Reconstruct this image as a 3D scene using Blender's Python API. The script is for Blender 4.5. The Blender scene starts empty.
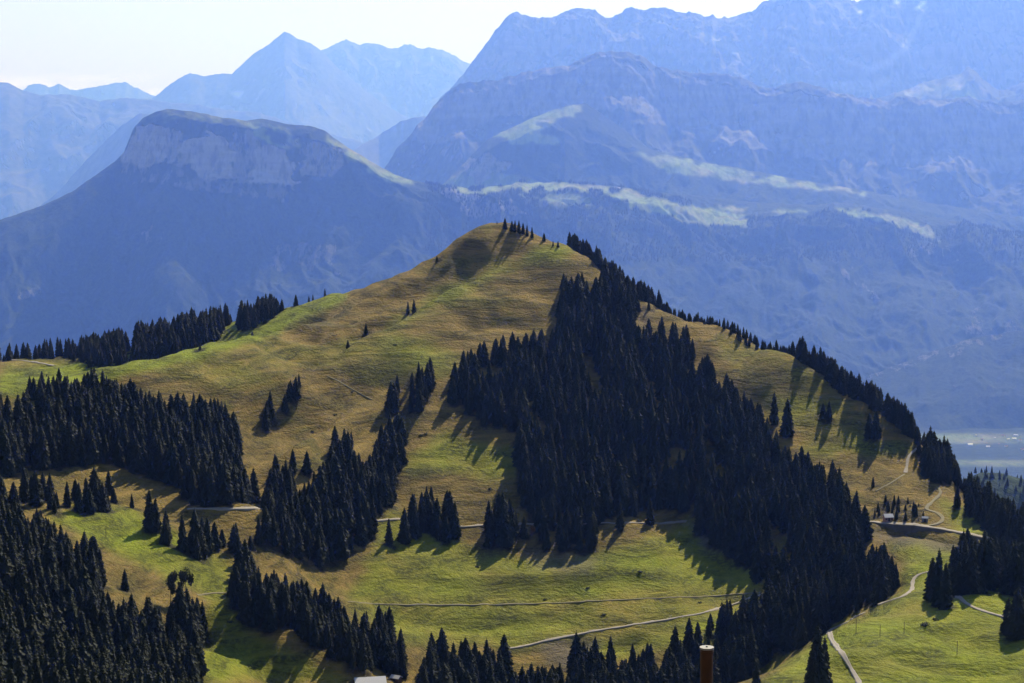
import bpy, bmesh, math, random
import numpy as np
from mathutils import Vector, Matrix

random.seed(7)
RNG = np.random.default_rng(11)
C = bpy.context.scene.collection
SC = bpy.context.scene

# ------------------------------------------------------------------ camera
K = 36.0 / 70.0 / 1024.0
PITCH = math.radians(6.3)
cam_d = bpy.data.cameras.new('camera')
cam_d.lens = 70.0
cam_d.sensor_width = 36.0
cam_d.clip_start = 1.0
cam_d.clip_end = 120000.0
cam = bpy.data.objects.new('camera', cam_d)
cam.location = (0, 0, 0)
cam.rotation_euler = (math.radians(90) - PITCH, 0, 0)
C.objects.link(cam)
SC.camera = cam

# ------------------------------------------------------------------ light, sky, exposure
SUN_EL = math.radians(39)
SUN_AZ = math.radians(20)          # to the right of straight ahead
sun_d = bpy.data.lights.new('sun', 'SUN')
sun_d.energy = 5.0
sun_d.angle = math.radians(0.5)
sun_d.color = (1.0, 0.92, 0.78)
sun = bpy.data.objects.new('sun', sun_d)
to_sun = Vector((math.sin(SUN_AZ) * math.cos(SUN_EL), math.cos(SUN_AZ) * math.cos(SUN_EL), math.sin(SUN_EL)))
sun.rotation_euler = to_sun.to_track_quat('Z', 'Y').to_euler()
sun.location = (0, 0, 500)
C.objects.link(sun)

world = bpy.data.worlds.new('World')
SC.world = world
world.use_nodes = True
wn = world.node_tree.nodes
wl = world.node_tree.links
wn.clear()
w_out = wn.new('ShaderNodeOutputWorld')
w_bg = wn.new('ShaderNodeBackground')
w_sky = wn.new('ShaderNodeTexSky')
w_sky.sky_type = 'NISHITA'
w_sky.sun_disc = False
w_sky.sun_elevation = SUN_EL
w_sky.sun_rotation = SUN_AZ
w_sky.altitude = 1700
w_sky.air_density = 1.0
w_sky.dust_density = 0.8
w_sky.ozone_density = 1.0
w_bg.inputs['Strength'].default_value = 0.10
# thin bright veil of high cloud and a low bank of cloud above the horizon
w_tc = wn.new('ShaderNodeTexCoord')
w_sep = wn.new('ShaderNodeSeparateXYZ'); wl.new(w_tc.outputs['Generated'], w_sep.inputs[0])
w_el = wn.new('ShaderNodeMapRange'); w_el.inputs['From Min'].default_value = 0.0; w_el.inputs['From Max'].default_value = 0.22
w_el.inputs['To Min'].default_value = 0.92; w_el.inputs['To Max'].default_value = 0.0
wl.new(w_sep.outputs['Z'], w_el.inputs['Value'])
w_mx = wn.new('ShaderNodeMix'); w_mx.data_type = 'RGBA'
wl.new(w_el.outputs[0], w_mx.inputs[0]); wl.new(w_sky.outputs[0], w_mx.inputs[6]); w_mx.inputs[7].default_value = (5.05, 4.7, 6.0, 1)
w_vm = wn.new('ShaderNodeVectorMath'); w_vm.operation = 'MULTIPLY'; w_vm.inputs[1].default_value = (22, 22, 75)
wl.new(w_tc.outputs['Generated'], w_vm.inputs[0])
w_no = wn.new('ShaderNodeTexNoise'); w_no.inputs['Scale'].default_value = 1.0; w_no.inputs['Detail'].default_value = 6; w_no.inputs['Roughness'].default_value = 0.6
wl.new(w_vm.outputs[0], w_no.inputs['Vector'])
w_nr = wn.new('ShaderNodeMapRange'); w_nr.inputs['From Min'].default_value = 0.45; w_nr.inputs['From Max'].default_value = 0.62
wl.new(w_no.outputs['Fac'], w_nr.inputs['Value'])
w_lo = wn.new('ShaderNodeMapRange'); w_lo.inputs['From Min'].default_value = 0.014; w_lo.inputs['From Max'].default_value = 0.024
w_lo.inputs['To Min'].default_value = 1.0; w_lo.inputs['To Max'].default_value = 0.0
wl.new(w_sep.outputs['Z'], w_lo.inputs['Value'])
w_mu = wn.new('ShaderNodeMath'); w_mu.operation = 'MULTIPLY'; wl.new(w_nr.outputs[0], w_mu.inputs[0]); wl.new(w_lo.outputs[0], w_mu.inputs[1])
w_m2 = wn.new('ShaderNodeMix'); w_m2.data_type = 'RGBA'
wl.new(w_mu.outputs[0], w_m2.inputs[0]); wl.new(w_mx.outputs[2], w_m2.inputs[6]); w_m2.inputs[7].default_value = (8.5, 8.0, 8.5, 1)
wl.new(w_m2.outputs[2], w_bg.inputs['Color'])
wl.new(w_bg.outputs[0], w_out.inputs['Surface'])

SC.view_settings.view_transform = 'Standard'
SC.view_settings.look = 'None'
SC.view_settings.exposure = 0.34
SC.view_settings.gamma = 1.0
SC.view_settings.use_curve_mapping = False
SC.render.engine = 'CYCLES'
SC.cycles.use_denoising = True
SC.cycles.max_bounces = 5
SC.cycles.diffuse_bounces = 2
SC.cycles.glossy_bounces = 1
SC.cycles.volume_bounces = 2
SC.cycles.transparent_max_bounces = 4

HAZE_DENSITY = 3.45e-5
HAZE_COLOR = (0.145, 0.282, 1.0)
HAZE_G = 0.55

# ------------------------------------------------------------------ helpers: picking, noise, masks
CP, SP = math.cos(PITCH), math.sin(PITCH)

def ray(px, py):
    """direction of a photo pixel scaled to Y = 1"""
    u = (np.asarray(px, float) - 512) * K
    v = (341.5 - np.asarray(py, float)) * K
    yy = CP + v * SP
    zz = -SP + v * CP
    return u / yy, zz / yy

def at(px, py, Y):
    a, b = ray(px, py)
    return a * Y, np.asarray(Y, float) + 0 * a, b * Y

def project(x, y, z):
    f = y * CP - z * SP
    up = y * SP + z * CP
    f = np.maximum(f, 1e-3)
    return 512 + x / f / K, 341.5 - up / f / K

_PERM = np.random.default_rng(3).permutation(4096)
_GR = np.random.default_rng(4).uniform(0, 2 * math.pi, 4096)
_GX, _GY = np.cos(_GR), np.sin(_GR)

def noise2(x, y):
    x = np.asarray(x, float); y = np.asarray(y, float)
    xi = np.floor(x).astype(np.int64); yi = np.floor(y).astype(np.int64)
    xf = x - xi; yf = y - yi
    def g(ix, iy, dx, dy):
        h = _PERM[(_PERM[ix & 4095] + iy) & 4095]
        return _GX[h] * dx + _GY[h] * dy
    u = xf * xf * xf * (xf * (xf * 6 - 15) + 10)
    v = yf * yf * yf * (yf * (yf * 6 - 15) + 10)
    a = g(xi, yi, xf, yf); b = g(xi + 1, yi, xf - 1, yf)
    c = g(xi, yi + 1, xf, yf - 1); d = g(xi + 1, yi + 1, xf - 1, yf - 1)
    return ((a + (b - a) * u) * (1 - v) + (c + (d - c) * u) * v) * 1.5

def fbm(x, y, octv=4, gain=0.5):
    s = 0; a = 1.0; f = 1.0
    for i in range(octv):
        s = s + a * noise2(x * f + 17.3 * i, y * f - 9.1 * i)
        a *= gain; f *= 2.03
    return s

def ridged(x, y, octv=4, gain=0.5):
    s = 0; a = 1.0; f = 1.0
    for i in range(octv):
        s = s + a * (1 - 2 * np.abs(noise2(x * f + 31.7 * i, y * f + 5.3 * i)))
        a *= gain; f *= 2.07
    return s

# masks are drawn on a canvas that reaches beyond the frame by MG pixels
MG = 160
CW, CH = 1024 + 2 * MG, 683 + 2 * MG
_CX, _CY = np.meshgrid(np.arange(CW) - MG, np.arange(CH) - MG)

def inside(px, py, poly):
    px = np.asarray(px, float); py = np.asarray(py, float)
    r = np.zeros(px.shape, bool)
    n = len(poly)
    for i in range(n):
        x1, y1 = poly[i]; x2, y2 = poly[(i + 1) % n]
        if y1 == y2:
            continue
        c = ((y1 > py) != (y2 > py)) & (px < (x2 - x1) * (py - y1) / (y2 - y1) + x1)
        r ^= c
    return r

def blur(m, rad):
    if rad < 1:
        return m
    k = np.arange(-3 * rad, 3 * rad + 1)
    w = np.exp(-(k / rad) ** 2 / 2); w /= w.sum()
    m = np.apply_along_axis(lambda v: np.convolve(v, w, 'same'), 0, m)
    return np.apply_along_axis(lambda v: np.convolve(v, w, 'same'), 1, m)

def mask(polys, rad=3, wob=0):
    m = np.zeros((CH, CW), np.float32)
    wx = wy = 0
    if wob:
        wx = wob * fbm(_CX / 22.0, _CY / 11.0, 3); wy = wob * 0.6 * fbm(_CX / 22.0 + 50, _CY / 11.0, 3)
    for p in polys:
        val = 1.0
        if isinstance(p, tuple):
            val, p = p
        m = np.maximum(m, val * inside(_CX + wx, _CY + wy, p))
    return blur(m, rad)

def sample(m, px, py):
    x = np.clip(px + MG, 0, CW - 2); y = np.clip(py + MG, 0, CH - 2)
    xi = x.astype(int); yi = y.astype(int); xf = x - xi; yf = y - yi
    return (m[yi, xi] * (1 - xf) + m[yi, xi + 1] * xf) * (1 - yf) + (m[yi + 1, xi] * (1 - xf) + m[yi + 1, xi + 1] * xf) * yf

def grid_mesh(name, X, Y, Z, attrs=None, smooth=True):
    nr, nc = X.shape
    me = bpy.data.meshes.new(name)
    co = np.stack([X, Y, Z], -1).reshape(-1, 3).astype(np.float32)
    idx = np.arange(nr * nc).reshape(nr, nc)
    q = np.stack([idx[:-1, :-1], idx[:-1, 1:], idx[1:, 1:], idx[1:, :-1]], -1).reshape(-1, 4)
    me.vertices.add(len(co)); me.vertices.foreach_set('co', co.ravel())
    me.loops.add(q.size); me.loops.foreach_set('vertex_index', q.ravel().astype(np.int32))
    me.polygons.add(len(q)); me.polygons.foreach_set('loop_start', (np.arange(len(q)) * 4).astype(np.int32))
    me.update(calc_edges=True)
    me.polygons.foreach_set('use_smooth', np.full(len(q), smooth))
    for k, v in (attrs or {}).items():
        a = me.attributes.new(k, 'FLOAT', 'POINT')
        a.data.foreach_set('value', np.ascontiguousarray(v, dtype=np.float32).ravel())
    return me

def raw_mesh(name, verts, faces, smooth=False):
    me = bpy.data.meshes.new(name)
    me.from_pydata([tuple(v) for v in verts], [], [tuple(f) for f in faces])
    me.update()
    if smooth:
        me.polygons.foreach_set('use_smooth', np.full(len(me.polygons), True))
    return me

def put(name, me, mat=None, parent=None, loc=None):
    if mat is not None:
        me.materials.clear(); me.materials.append(mat)
    o = bpy.data.objects.new(name, me)
    if parent is not None:
        o.parent = parent
    if loc is not None:
        o.location = loc
    C.objects.link(o)
    return o

def tag(o, label=None, cat=None, group=None, kind=None):
    if label: o['label'] = label
    if cat: o['category'] = cat
    if group: o['group'] = group
    if kind: o['kind'] = kind
    return o

def empty(name, loc, rz=0.0):
    o = bpy.data.objects.new(name, None)
    o.empty_display_size = 1
    o.location = loc; o.rotation_euler = (0, 0, rz)
    C.objects.link(o)
    return o

# ------------------------------------------------------------------ materials
def new_mat(name):
    m = bpy.data.materials.new(name); m.use_nodes = True
    nt = m.node_tree
    return m, nt, nt.nodes, nt.links, nt.nodes['Principled BSDF']

def N(nt, kind, **kw):
    n = nt.nodes.new(kind)
    for k, v in kw.items():
        if k in n.inputs: n.inputs[k].default_value = v
        else: setattr(n, k, v)
    return n

def mixc(nt, fac, a, b, mode='MIX'):
    n = nt.nodes.new('ShaderNodeMix'); n.data_type = 'RGBA'; n.blend_type = mode
    def s(i, v):
        if hasattr(v, 'is_output') or hasattr(v, 'node'): nt.links.new(v, n.inputs[i])
        elif isinstance(v, (int, float)): n.inputs[i].default_value = v
        else: n.inputs[i].default_value = (*v, 1)
    s(0, fac); s(6, a); s(7, b)
    return n.outputs[2]

def mathn(nt, op, a, b=0.0, clamp=False):
    n = nt.nodes.new('ShaderNodeMath'); n.operation = op; n.use_clamp = clamp
    for i, v in ((0, a), (1, b)):
        if hasattr(v, 'node'): nt.links.new(v, n.inputs[i])
        else: n.inputs[i].default_value = v
    return n.outputs[0]

def scaled_noise(nt, scale, nscale, detail=4, rough=0.55, dist=0.0):
    g = nt.nodes.new('ShaderNodeNewGeometry')
    m = nt.nodes.new('ShaderNodeVectorMath'); m.operation = 'MULTIPLY'
    m.inputs[1].default_value = scale
    nt.links.new(g.outputs['Position'], m.inputs[0])
    n = nt.nodes.new('ShaderNodeTexNoise')
    n.inputs['Scale'].default_value = nscale
    n.inputs['Detail'].default_value = detail
    n.inputs['Roughness'].default_value = rough
    n.inputs['Distortion'].default_value = dist
    nt.links.new(m.outputs[0], n.inputs['Vector'])
    return n.outputs['Fac']

def ramp(nt, fac, stops):
    r = nt.nodes.new('ShaderNodeMapRange')
    r.inputs['From Min'].default_value = stops[0]; r.inputs['From Max'].default_value = stops[1]
    nt.links.new(fac, r.inputs['Value'])
    return r.outputs[0]

def attr(nt, name):
    a = nt.nodes.new('ShaderNodeAttribute'); a.attribute_name = name
    return a.outputs['Fac']

def bump(nt, p, h, dist, strength=1.0):
    b = nt.nodes.new('ShaderNodeBump')
    b.inputs['Distance'].default_value = dist; b.inputs['Strength'].default_value = strength
    nt.links.new(h, b.inputs['Height'])
    nt.links.new(b.outputs[0], p.inputs['Normal'])
    return b

def plain(name, col, rough=0.8, metal=0.0, var=0.15, vs=1.5):
    m, nt, n, l, p = new_mat(name)
    f = scaled_noise(nt, (1, 1, 1), vs, 4)
    c = mixc(nt, f, tuple(x * (1 - var) for x in col), tuple(min(1, x * (1 + var)) for x in col))
    l.new(c, p.inputs['Base Color'])
    p.inputs['Roughness'].default_value = rough
    p.inputs['Metallic'].default_value = metal
    p.inputs['Specular IOR Level'].default_value = 0.3
    return m

def grass_material():
    m, nt, n, l, p = new_mat('alpine_grass')
    green = attr(nt, 'green'); floor = attr(nt, 'floor'); rockm = attr(nt, 'scree')
    big = scaled_noise(nt, (1, 1, 2.0), 0.018, 5, 0.6)
    streak = scaled_noise(nt, (0.35, 0.35, 2.6), 0.11, 6, 0.66, 0.6)     # follows the contour like cattle terraces
    fine = scaled_noise(nt, (1, 1, 1.6), 0.55, 5, 0.65)
    brown = mixc(nt, ramp(nt, streak, (0.40, 0.60)), (0.315, 0.205, 0.050), (0.066, 0.050, 0.013))
    brown = mixc(nt, ramp(nt, fine, (0.4, 0.7)), brown, (0.205, 0.160, 0.034))
    gr = mixc(nt, ramp(nt, streak, (0.40, 0.62)), (0.255, 0.305, 0.012), (0.075, 0.085, 0.006))
    heath = scaled_noise(nt, (0.5, 0.8, 2.4), 0.075, 6, 0.7, 0.5)
    tuft = scaled_noise(nt, (0.7, 0.7, 1.6), 0.32, 4, 0.7)
    gr = mixc(nt, ramp(nt, fine, (0.45, 0.7)), gr, (0.265, 0.285, 0.020))
    g2 = mathn(nt, 'ADD', green, mathn(nt, 'MULTIPLY', mathn(nt, 'SUBTRACT', big, 0.56), 2.1))
    g3 = mathn(nt, 'ADD', g2, mathn(nt, 'MULTIPLY', mathn(nt, 'SUBTRACT', streak, 0.5), 1.0), True)
    c = mixc(nt, g3, brown, gr)
    c = mixc(nt, mathn(nt, 'MULTIPLY', ramp(nt, heath, (0.55, 0.66)), 0.45), c, (0.045, 0.048, 0.013))
    c = mixc(nt, mathn(nt, 'MULTIPLY', ramp(nt, tuft, (0.6, 0.7)), 0.4), c, (0.040, 0.042, 0.012))
    c = mixc(nt, rockm, c, mixc(nt, fine, (0.10, 0.085, 0.065), (0.18, 0.155, 0.12)))
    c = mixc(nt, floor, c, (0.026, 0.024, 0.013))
    l.new(c, p.inputs['Base Color'])
    p.inputs['Roughness'].default_value = 0.9
    p.inputs['Specular IOR Level'].default_value = 0.12
    h = mathn(nt, 'ADD', mathn(nt, 'MULTIPLY', streak, 1.9), mathn(nt, 'MULTIPLY', fine, 0.8))
    bump(nt, p, h, 2.6, 1.0)
    return m

def mountain_material(name, forest=(0.022, 0.034, 0.018), meadow=(0.22, 0.28, 0.085), rock=(0.40, 0.375, 0.33), tree_scale=0.035, bumpd=10.0, rockd=16.0, ns=1.0):
    m, nt, n, l, p = new_mat(name)
    mead = attr(nt, 'meadow'); rk = attr(nt, 'rock'); sn = attr(nt, 'snow')
    t = scaled_noise(nt, (1, 1, 0.5), tree_scale, 4, 0.7)
    big = scaled_noise(nt, (1, 1, 1), 0.0022 * ns, 6, 0.62)
    strata = scaled_noise(nt, (0.25, 0.25, 3.5), 0.006 * ns, 7, 0.58 + 0.07 * ns, 0.3)
    mid = scaled_noise(nt, (1.6, 0.6, 0.45), 0.008 * ns, 6, 0.55 + 0.1 * ns)
    fcol = mixc(nt, ramp(nt, t, (0.35, 0.65)), forest, tuple(x * 1.9 for x in forest))
    thin = ramp(nt, mathn(nt, 'ADD', mathn(nt, 'MULTIPLY', big, 0.6), mathn(nt, 'MULTIPLY', mid, 0.4)), (0.56, 0.66))
    fcol = mixc(nt, mathn(nt, 'MULTIPLY', thin, 0.22), fcol, (0.11, 0.115, 0.07))
    mcol = mixc(nt, ramp(nt, big, (0.45, 0.7)), meadow, (0.28, 0.24, 0.13))
    mcol = mixc(nt, ramp(nt, t, (0.60, 0.72)), mcol, tuple(x * 2 for x in forest))
    rcol = mixc(nt, ramp(nt, strata, (0.3, 0.7)), tuple(x * 0.62 for x in rock), rock)
    rcol = mixc(nt, ramp(nt, mid, (0.5, 0.62)), rcol, tuple(x * 0.45 for x in rock))
    mm = mathn(nt, 'ADD', mead, mathn(nt, 'MULTIPLY', mathn(nt, 'SUBTRACT', mid, 0.5), mathn(nt, 'MULTIPLY', mead, 3.0)), True)
    rr = ramp(nt, mathn(nt, 'ADD', rk, mathn(nt, 'MULTIPLY', mathn(nt, 'SUBTRACT', mid, 0.5), 1.9)), (0.35, 0.7))
    c = mixc(nt, mm, fcol, mcol)
    c = mixc(nt, rr, c, rcol)
    c = mixc(nt, sn, c, (0.85, 0.87, 0.9))
    l.new(c, p.inputs['Base Color'])
    p.inputs['Roughness'].default_value = 0.95
    p.inputs['Specular IOR Level'].default_value = 0.05
    h = mathn(nt, 'ADD', mathn(nt, 'MULTIPLY', t, bumpd), mathn(nt, 'MULTIPLY', mathn(nt, 'ADD', strata, mid), mathn(nt, 'MULTIPLY', rr, rockd)))
    bump(nt, p, h, 1.0, 0.8)
    return m

# ------------------------------------------------------------------ near terrain: height field through measured points
S = 0.5
QS = S / 0.6
FAR = 1.6
FLOOR = -2246.0

class TPS:
    def __init__(self, P, Z, lam=3e-6):
        self.c = P.mean(0); self.s = 1000.0
        P = (P - self.c) / self.s
        d = np.linalg.norm(P[:, None] - P[None], axis=-1)
        A = self.k(d) + lam * len(P) * np.eye(len(P))
        n = len(P)
        M = np.zeros((n + 3, n + 3)); M[:n, :n] = A
        M[:n, n] = 1; M[:n, n + 1:] = P; M[n, :n] = 1; M[n + 1:, :n] = P.T
        self.w = np.linalg.solve(M, np.concatenate([Z, [0, 0, 0]])); self.P = P
    def k(self, d):
        return -np.sqrt(d * d + 0.016 ** 2)
    def __call__(self, x, y):
        sh = np.shape(x)
        q = (np.stack([np.ravel(x), np.ravel(y)], -1) - self.c) / self.s
        out = np.empty(len(q)); n = len(self.P)
        for i in range(0, len(q), 20000):
            b = q[i:i + 20000]
            d = np.sqrt(((b[:, None] - self.P[None]) ** 2).sum(-1))
            out[i:i + 20000] = self.k(d) @ self.w[:n] + self.w[n] + b @ self.w[n + 1:]
        return out.reshape(sh)

CTRL = [  # px, py, Y (before S)
    # skyline, summit and left
    (495, 220, 2200), (488, 222, 2198), (503, 223, 2198), (470, 230, 2185), (430, 257, 2150), (395, 275, 2120), (350, 296, 2070), (300, 312, 2000),
    (250, 330, 1920), (200, 346, 1850), (150, 359, 1790), (110, 366, 1750), (50, 376, 1690), (0, 384, 1640), (-80, 395, 1600),
    # skyline right (ground under the trees)
    (530, 235, 2180), (580, 252, 2150), (612, 280, 2100), (650, 303, 2060), (690, 322, 2020), (730, 332, 1980), (780, 350, 1930),
    (820, 374, 1880), (860, 400, 1830), (895, 424, 1790), (918, 440, 1750), (955, 480, 1670), (985, 512, 1600), (1024, 540, 1540), (1080, 560, 1500),
    # front face centre
    (500, 260, 2125), (500, 300, 2049), (500, 350, 1952), (500, 400, 1861), (500, 450, 1775), (500, 520, 1662), (500, 560, 1600), (500, 600, 1540), (500, 650, 1460), (500, 690, 1400),
    (430, 300, 2040), (430, 350, 1945), (430, 400, 1855), (420, 450, 1765), (410, 520, 1640), (410, 600, 1500), (400, 650, 1390), (400, 690, 1320),
    (560, 300, 2055), (570, 350, 1958), (580, 400, 1866), (590, 450, 1780), (600, 520, 1668), (600, 560, 1600), (600, 600, 1535), (600, 650, 1450), (600, 690, 1390),
    (650, 340, 1980), (670, 400, 1870), (690, 450, 1780), (690, 522, 1660), (690, 560, 1590), (700, 600, 1510), (700, 650, 1420), (720, 690, 1370),
    (740, 350, 1960), (760, 400, 1850), (780, 450, 1770), (800, 500, 1680), (770, 592, 1500), (800, 560, 1560), (780, 640, 1400),
    (820, 400, 1850), (860, 440, 1785), (870, 480, 1700), (905, 452, 1755), (912, 475, 1700), (870, 522, 1580), (900, 524, 1560), (935, 528, 1540), (965, 534, 1510), (1000, 541, 1480),
    (940, 490, 1640), (945, 512, 1590), (860, 560, 1500), (850, 600, 1430),
    # right meadow: terrace below the road and the near knoll
    (900, 550, 1470), (920, 565, 1400), (912, 590, 1280), (960, 560, 1400), (1010, 570, 1360),
    (945, 612, 1150), (900, 625, 1120), (870, 650, 1060), (860, 683, 1000), (950, 650, 1070), (950, 683, 1005), (1020, 650, 1060), (1020, 620, 1130), (1024, 683, 1000), (1080, 640, 1080),
    (765, 683, 1000), (800, 652, 1075), (830, 630, 1140), (870, 611, 1220), (895, 597, 1280), (800, 683, 1000), (900, 740, 880),
    # left: bowl, ravine, lower meadows
    (100, 400, 1690), (200, 390, 1750), (300, 350, 1900), (380, 310, 2020), (200, 430, 1650), (300, 400, 1790), (350, 450, 1710), (150, 470, 1540), (50, 470, 1500), (0, 450, 1520),
    (240, 480, 1560), (205, 509, 1470), (265, 510, 1490), (130, 525, 1390), (60, 520, 1350), (0, 520, 1300), (330, 500, 1610), (300, 560, 1490), (200, 550, 1400), (220, 595, 1310), (140, 560, 1320),
    (100, 600, 1200), (40, 600, 1130), (0, 620, 1060), (100, 683, 1050), (0, 683, 950), (200, 640, 1210), (200, 683, 1130), (280, 640, 1260), (300, 683, 1190), (360, 683, 1230), (340, 605, 1430), (-80, 640, 1000), (-80, 520, 1250),
    # back ridge on the left
    (-60, 368, 2420), (0, 362, 2400), (50, 359, 2400), (100, 353, 2390), (150, 343, 2380), (200, 331, 2370), (250, 318, 2360), (300, 306, 2350), (325, 302, 2345),
]
WORLD_CTRL = [  # x, y, z (before S): ground the camera does not see
    (0, 0, -3), (-900, 0, 10), (900, 0, -30), (0, -400, -20),
    (0, 300, -125), (-400, 400, -125), (400, 400, -140), (0, 650, -215), (-450, 700, -200), (350, 700, -222), (100, 900, -290), (-150, 950, -305), (-1000, 800, -170), (1000, 800, -260),
    (150, 1180, -350), (230, 1330, -345), (110, 1100, -340), (60, 1250, -385),
    (-100, 2440, -215), (0, 2440, -205), (100, 2430, -220), (250, 2350, -340), (400, 2200, -400), (550, 2050, -470), (700, 1850, -520), (850, 1700, -560), (1000, 1450, -560), (-250, 2120, -260), (-400, 2100, -290), (-600, 2050, -300), (-800, 1900, -300),
    (-1100, 1500, -250), (-1500, 2400, -350), (-700, 2800, -480), (-300, 2700, -420), (0, 2800, -480), (400, 2700, -560), (900, 2400, -700), (1500, 1800, -800), (1500, 900, -500), (-1500, 1000, -150), (1500, 2600, -1100), (-1500, 3200, -700), (0, 3400, -900),
    (0, 4200, -1600), (1500, 3600, -1900), (-1500, 4600, -1700), (3000, 2500, -2200), (-3000, 2500, -500), (3000, 800, -1300), (-3000, 800, -250), (3000, 5600, -3900), (-3000, 5800, -3900), (0, 5600, -3700), (1800, 5200, -3500), (-1600, 6000, -3800),
]
NSKY_L, NSKY = 15, 30
for (a, b, Y) in list(CTRL[:NSKY]):
    if a <= 300: CTRL.append((a, b + 8, Y + 55)); CTRL.append((a, b + 15, Y + 160))
    elif a >= 780: CTRL.append((a, b + 10, Y + 60)); CTRL.append((a, b + 50, Y + 230))
    elif a > 530: CTRL.append((a, b + 9, Y + 70)); CTRL.append((a, b + 38, Y + 230))
    elif 430 <= a <= 530: CTRL.append((a, b + 10, Y + 90))
_p = []
for (a, b, Y) in CTRL:
    x, y, z = at(a, b, Y * S)
    _p.append((float(x), float(y), float(z)))
for (x, y, z) in WORLD_CTRL:
    _p.append((x * S, y * S, z * S))
_p = np.array(_p)
def rough(x, y):
    return np.clip((y - 250) / 250, 0, 1) * (1.3 * fbm(x / 60, y / 60, 2) + 0.9 * fbm(x / 14 + 9, y / 20, 3) + 1.7 * np.abs(fbm(x / 22 + 3, y / 42 + 7, 2)))

base_H = TPS(_p[:, :2], _p[:, 2] - rough(_p[:, 0], _p[:, 1]))     # the finished ground, roughness included, passes through the points
print('TPS residual', np.abs(base_H(_p[:, 0], _p[:, 1]) - _p[:, 2]).max())

def march(H, px, py, y0=560.0, y1=2000.0, step=1.7):
    y0, y1 = y0 * QS, y1 * QS
    a, b = ray(px, py)
    ys = np.arange(y0, y1, step)
    hz = H(a * ys, ys) - b * ys
    hit = np.where(hz >= 0)[0]
    if len(hit) == 0:
        return None
    i = hit[0]
    if i == 0:
        y = ys[0]
    else:
        t = hz[i - 1] / (hz[i - 1] - hz[i]); y = ys[i - 1] + t * step
    return float(a * y), float(y), float(b * y)

def dist_poly(x, y, pts):
    d = np.full(np.shape(x), 1e9); s = np.zeros(np.shape(x)); L = 0.0
    for (ax, ay), (bx, by) in zip(pts[:-1], pts[1:]):
        vx, vy = bx - ax, by - ay; l = math.hypot(vx, vy)
        t = np.clip(((x - ax) * vx + (y - ay) * vy) / (vx * vx + vy * vy + 1e-9), 0, 1)
        e = np.hypot(x - ax - t * vx, y - ay - t * vy)
        s = np.where(e < d, L + t * l, s); d = np.minimum(d, e); L += l
    return d, s / L

RELIEF = [  # pixel polyline, height, width in metres
    ([(312, 380), (300, 388), (272, 410), (252, 435), (245, 470), (250, 510)], -8.0, 18),
    ([(445, 345), (435, 370), (430, 400), (415, 460), (410, 500)], 3.0, 20),
    ([(410, 350), (395, 380), (392, 430), (385, 480), (380, 520)], -6.0, 13),
    ([(215, 600), (230, 610), (290, 650), (345, 678), (380, 700)], 6.0, 14),
    ([(185, 610), (195, 625), (250, 650), (300, 690)], -5.0, 12),
    ([(130, 525), (160, 535), (200, 545)], 3.0, 9),
    ([(640, 440), (640, 470), (680, 520), (720, 560), (760, 600), (780, 640)], -7.0, 22),
    ([(375, 390), (340, 415), (300, 450), (270, 480)], 3.0, 8),
    ([(385, 405), (350, 432), (310, 462)], -3.5, 7),
    ([(360, 415), (330, 440), (290, 470)], 2.5, 6),
    ([(250, 345), (300, 352), (350, 350)], -3.0, 9),
    ([(180, 385), (240, 392), (300, 372)], 3.0, 10),
    ([(330, 318), (360, 322), (400, 312), (440, 285)], -3.5, 10),
    ([(300, 325), (340, 318), (390, 298), (440, 268)], 2.5, 9),
    ([(560, 330), (500, 322), (450, 330)], -2.5, 8),
    ([(560, 310), (500, 300), (450, 312)], 2.0, 9),
    ([(740, 350), (735, 380), (760, 410), (790, 430)], -3.0, 12),
    ([(872, 526), (885, 529), (920, 534), (965, 542), (995, 550), (1010, 556)], -5.0, 6),
    ([(470, 240), (430, 262), (395, 282), (360, 300)], -2.5, 9),
    ([(700, 335), (715, 355), (745, 385), (770, 405)], 2.5, 8),
    ([(820, 395), (850, 420), (880, 435)], -2.5, 8),
    ([(345, 612), (420, 618), (500, 622), (600, 612)], -2.2, 7),
    ([(400, 575), (500, 582), (600, 575), (700, 572)], 1.8, 7),
    ([(560, 640), (600, 645), (650, 640)], -2.5, 6),
    ([(920, 625), (960, 640), (1030, 650)], -2.0, 9),
    ([(820, 675), (880, 660), (940, 640)], 2.0, 9),
    ([(870, 660), (930, 672), (1030, 668)], -2.0, 7),
]
RW = []
for pts, amp, wd in RELIEF:
    w = [march(base_H, *p) for p in pts]
    w = [(q[0], q[1]) for q in w if q]
    if len(w) > 1:
        RW.append((w, amp, wd))

# the long spur: the ground drops into a trough behind it and is left alone in front
SPURS = []
for pts, amp, wd in [([(578, 247), (545, 254), (515, 264), (470, 283), (430, 298), (390, 322), (355, 346), (335, 360), (315, 376)], 10.5, 17.0),
                     ([(400, 372), (360, 398), (320, 432), (285, 468)], 4.5, 7.0), ([(420, 360), (385, 388), (350, 425), (325, 460)], 3.5, 7.0), ([(450, 262), (400, 288), (350, 312), (300, 335)], 3.5, 10.0)]:
    w = [march(base_H, *p) for p in pts]
    w = [(q[0], q[1]) for q in w if q]
    SPURS.append((w, amp, wd))

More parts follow.
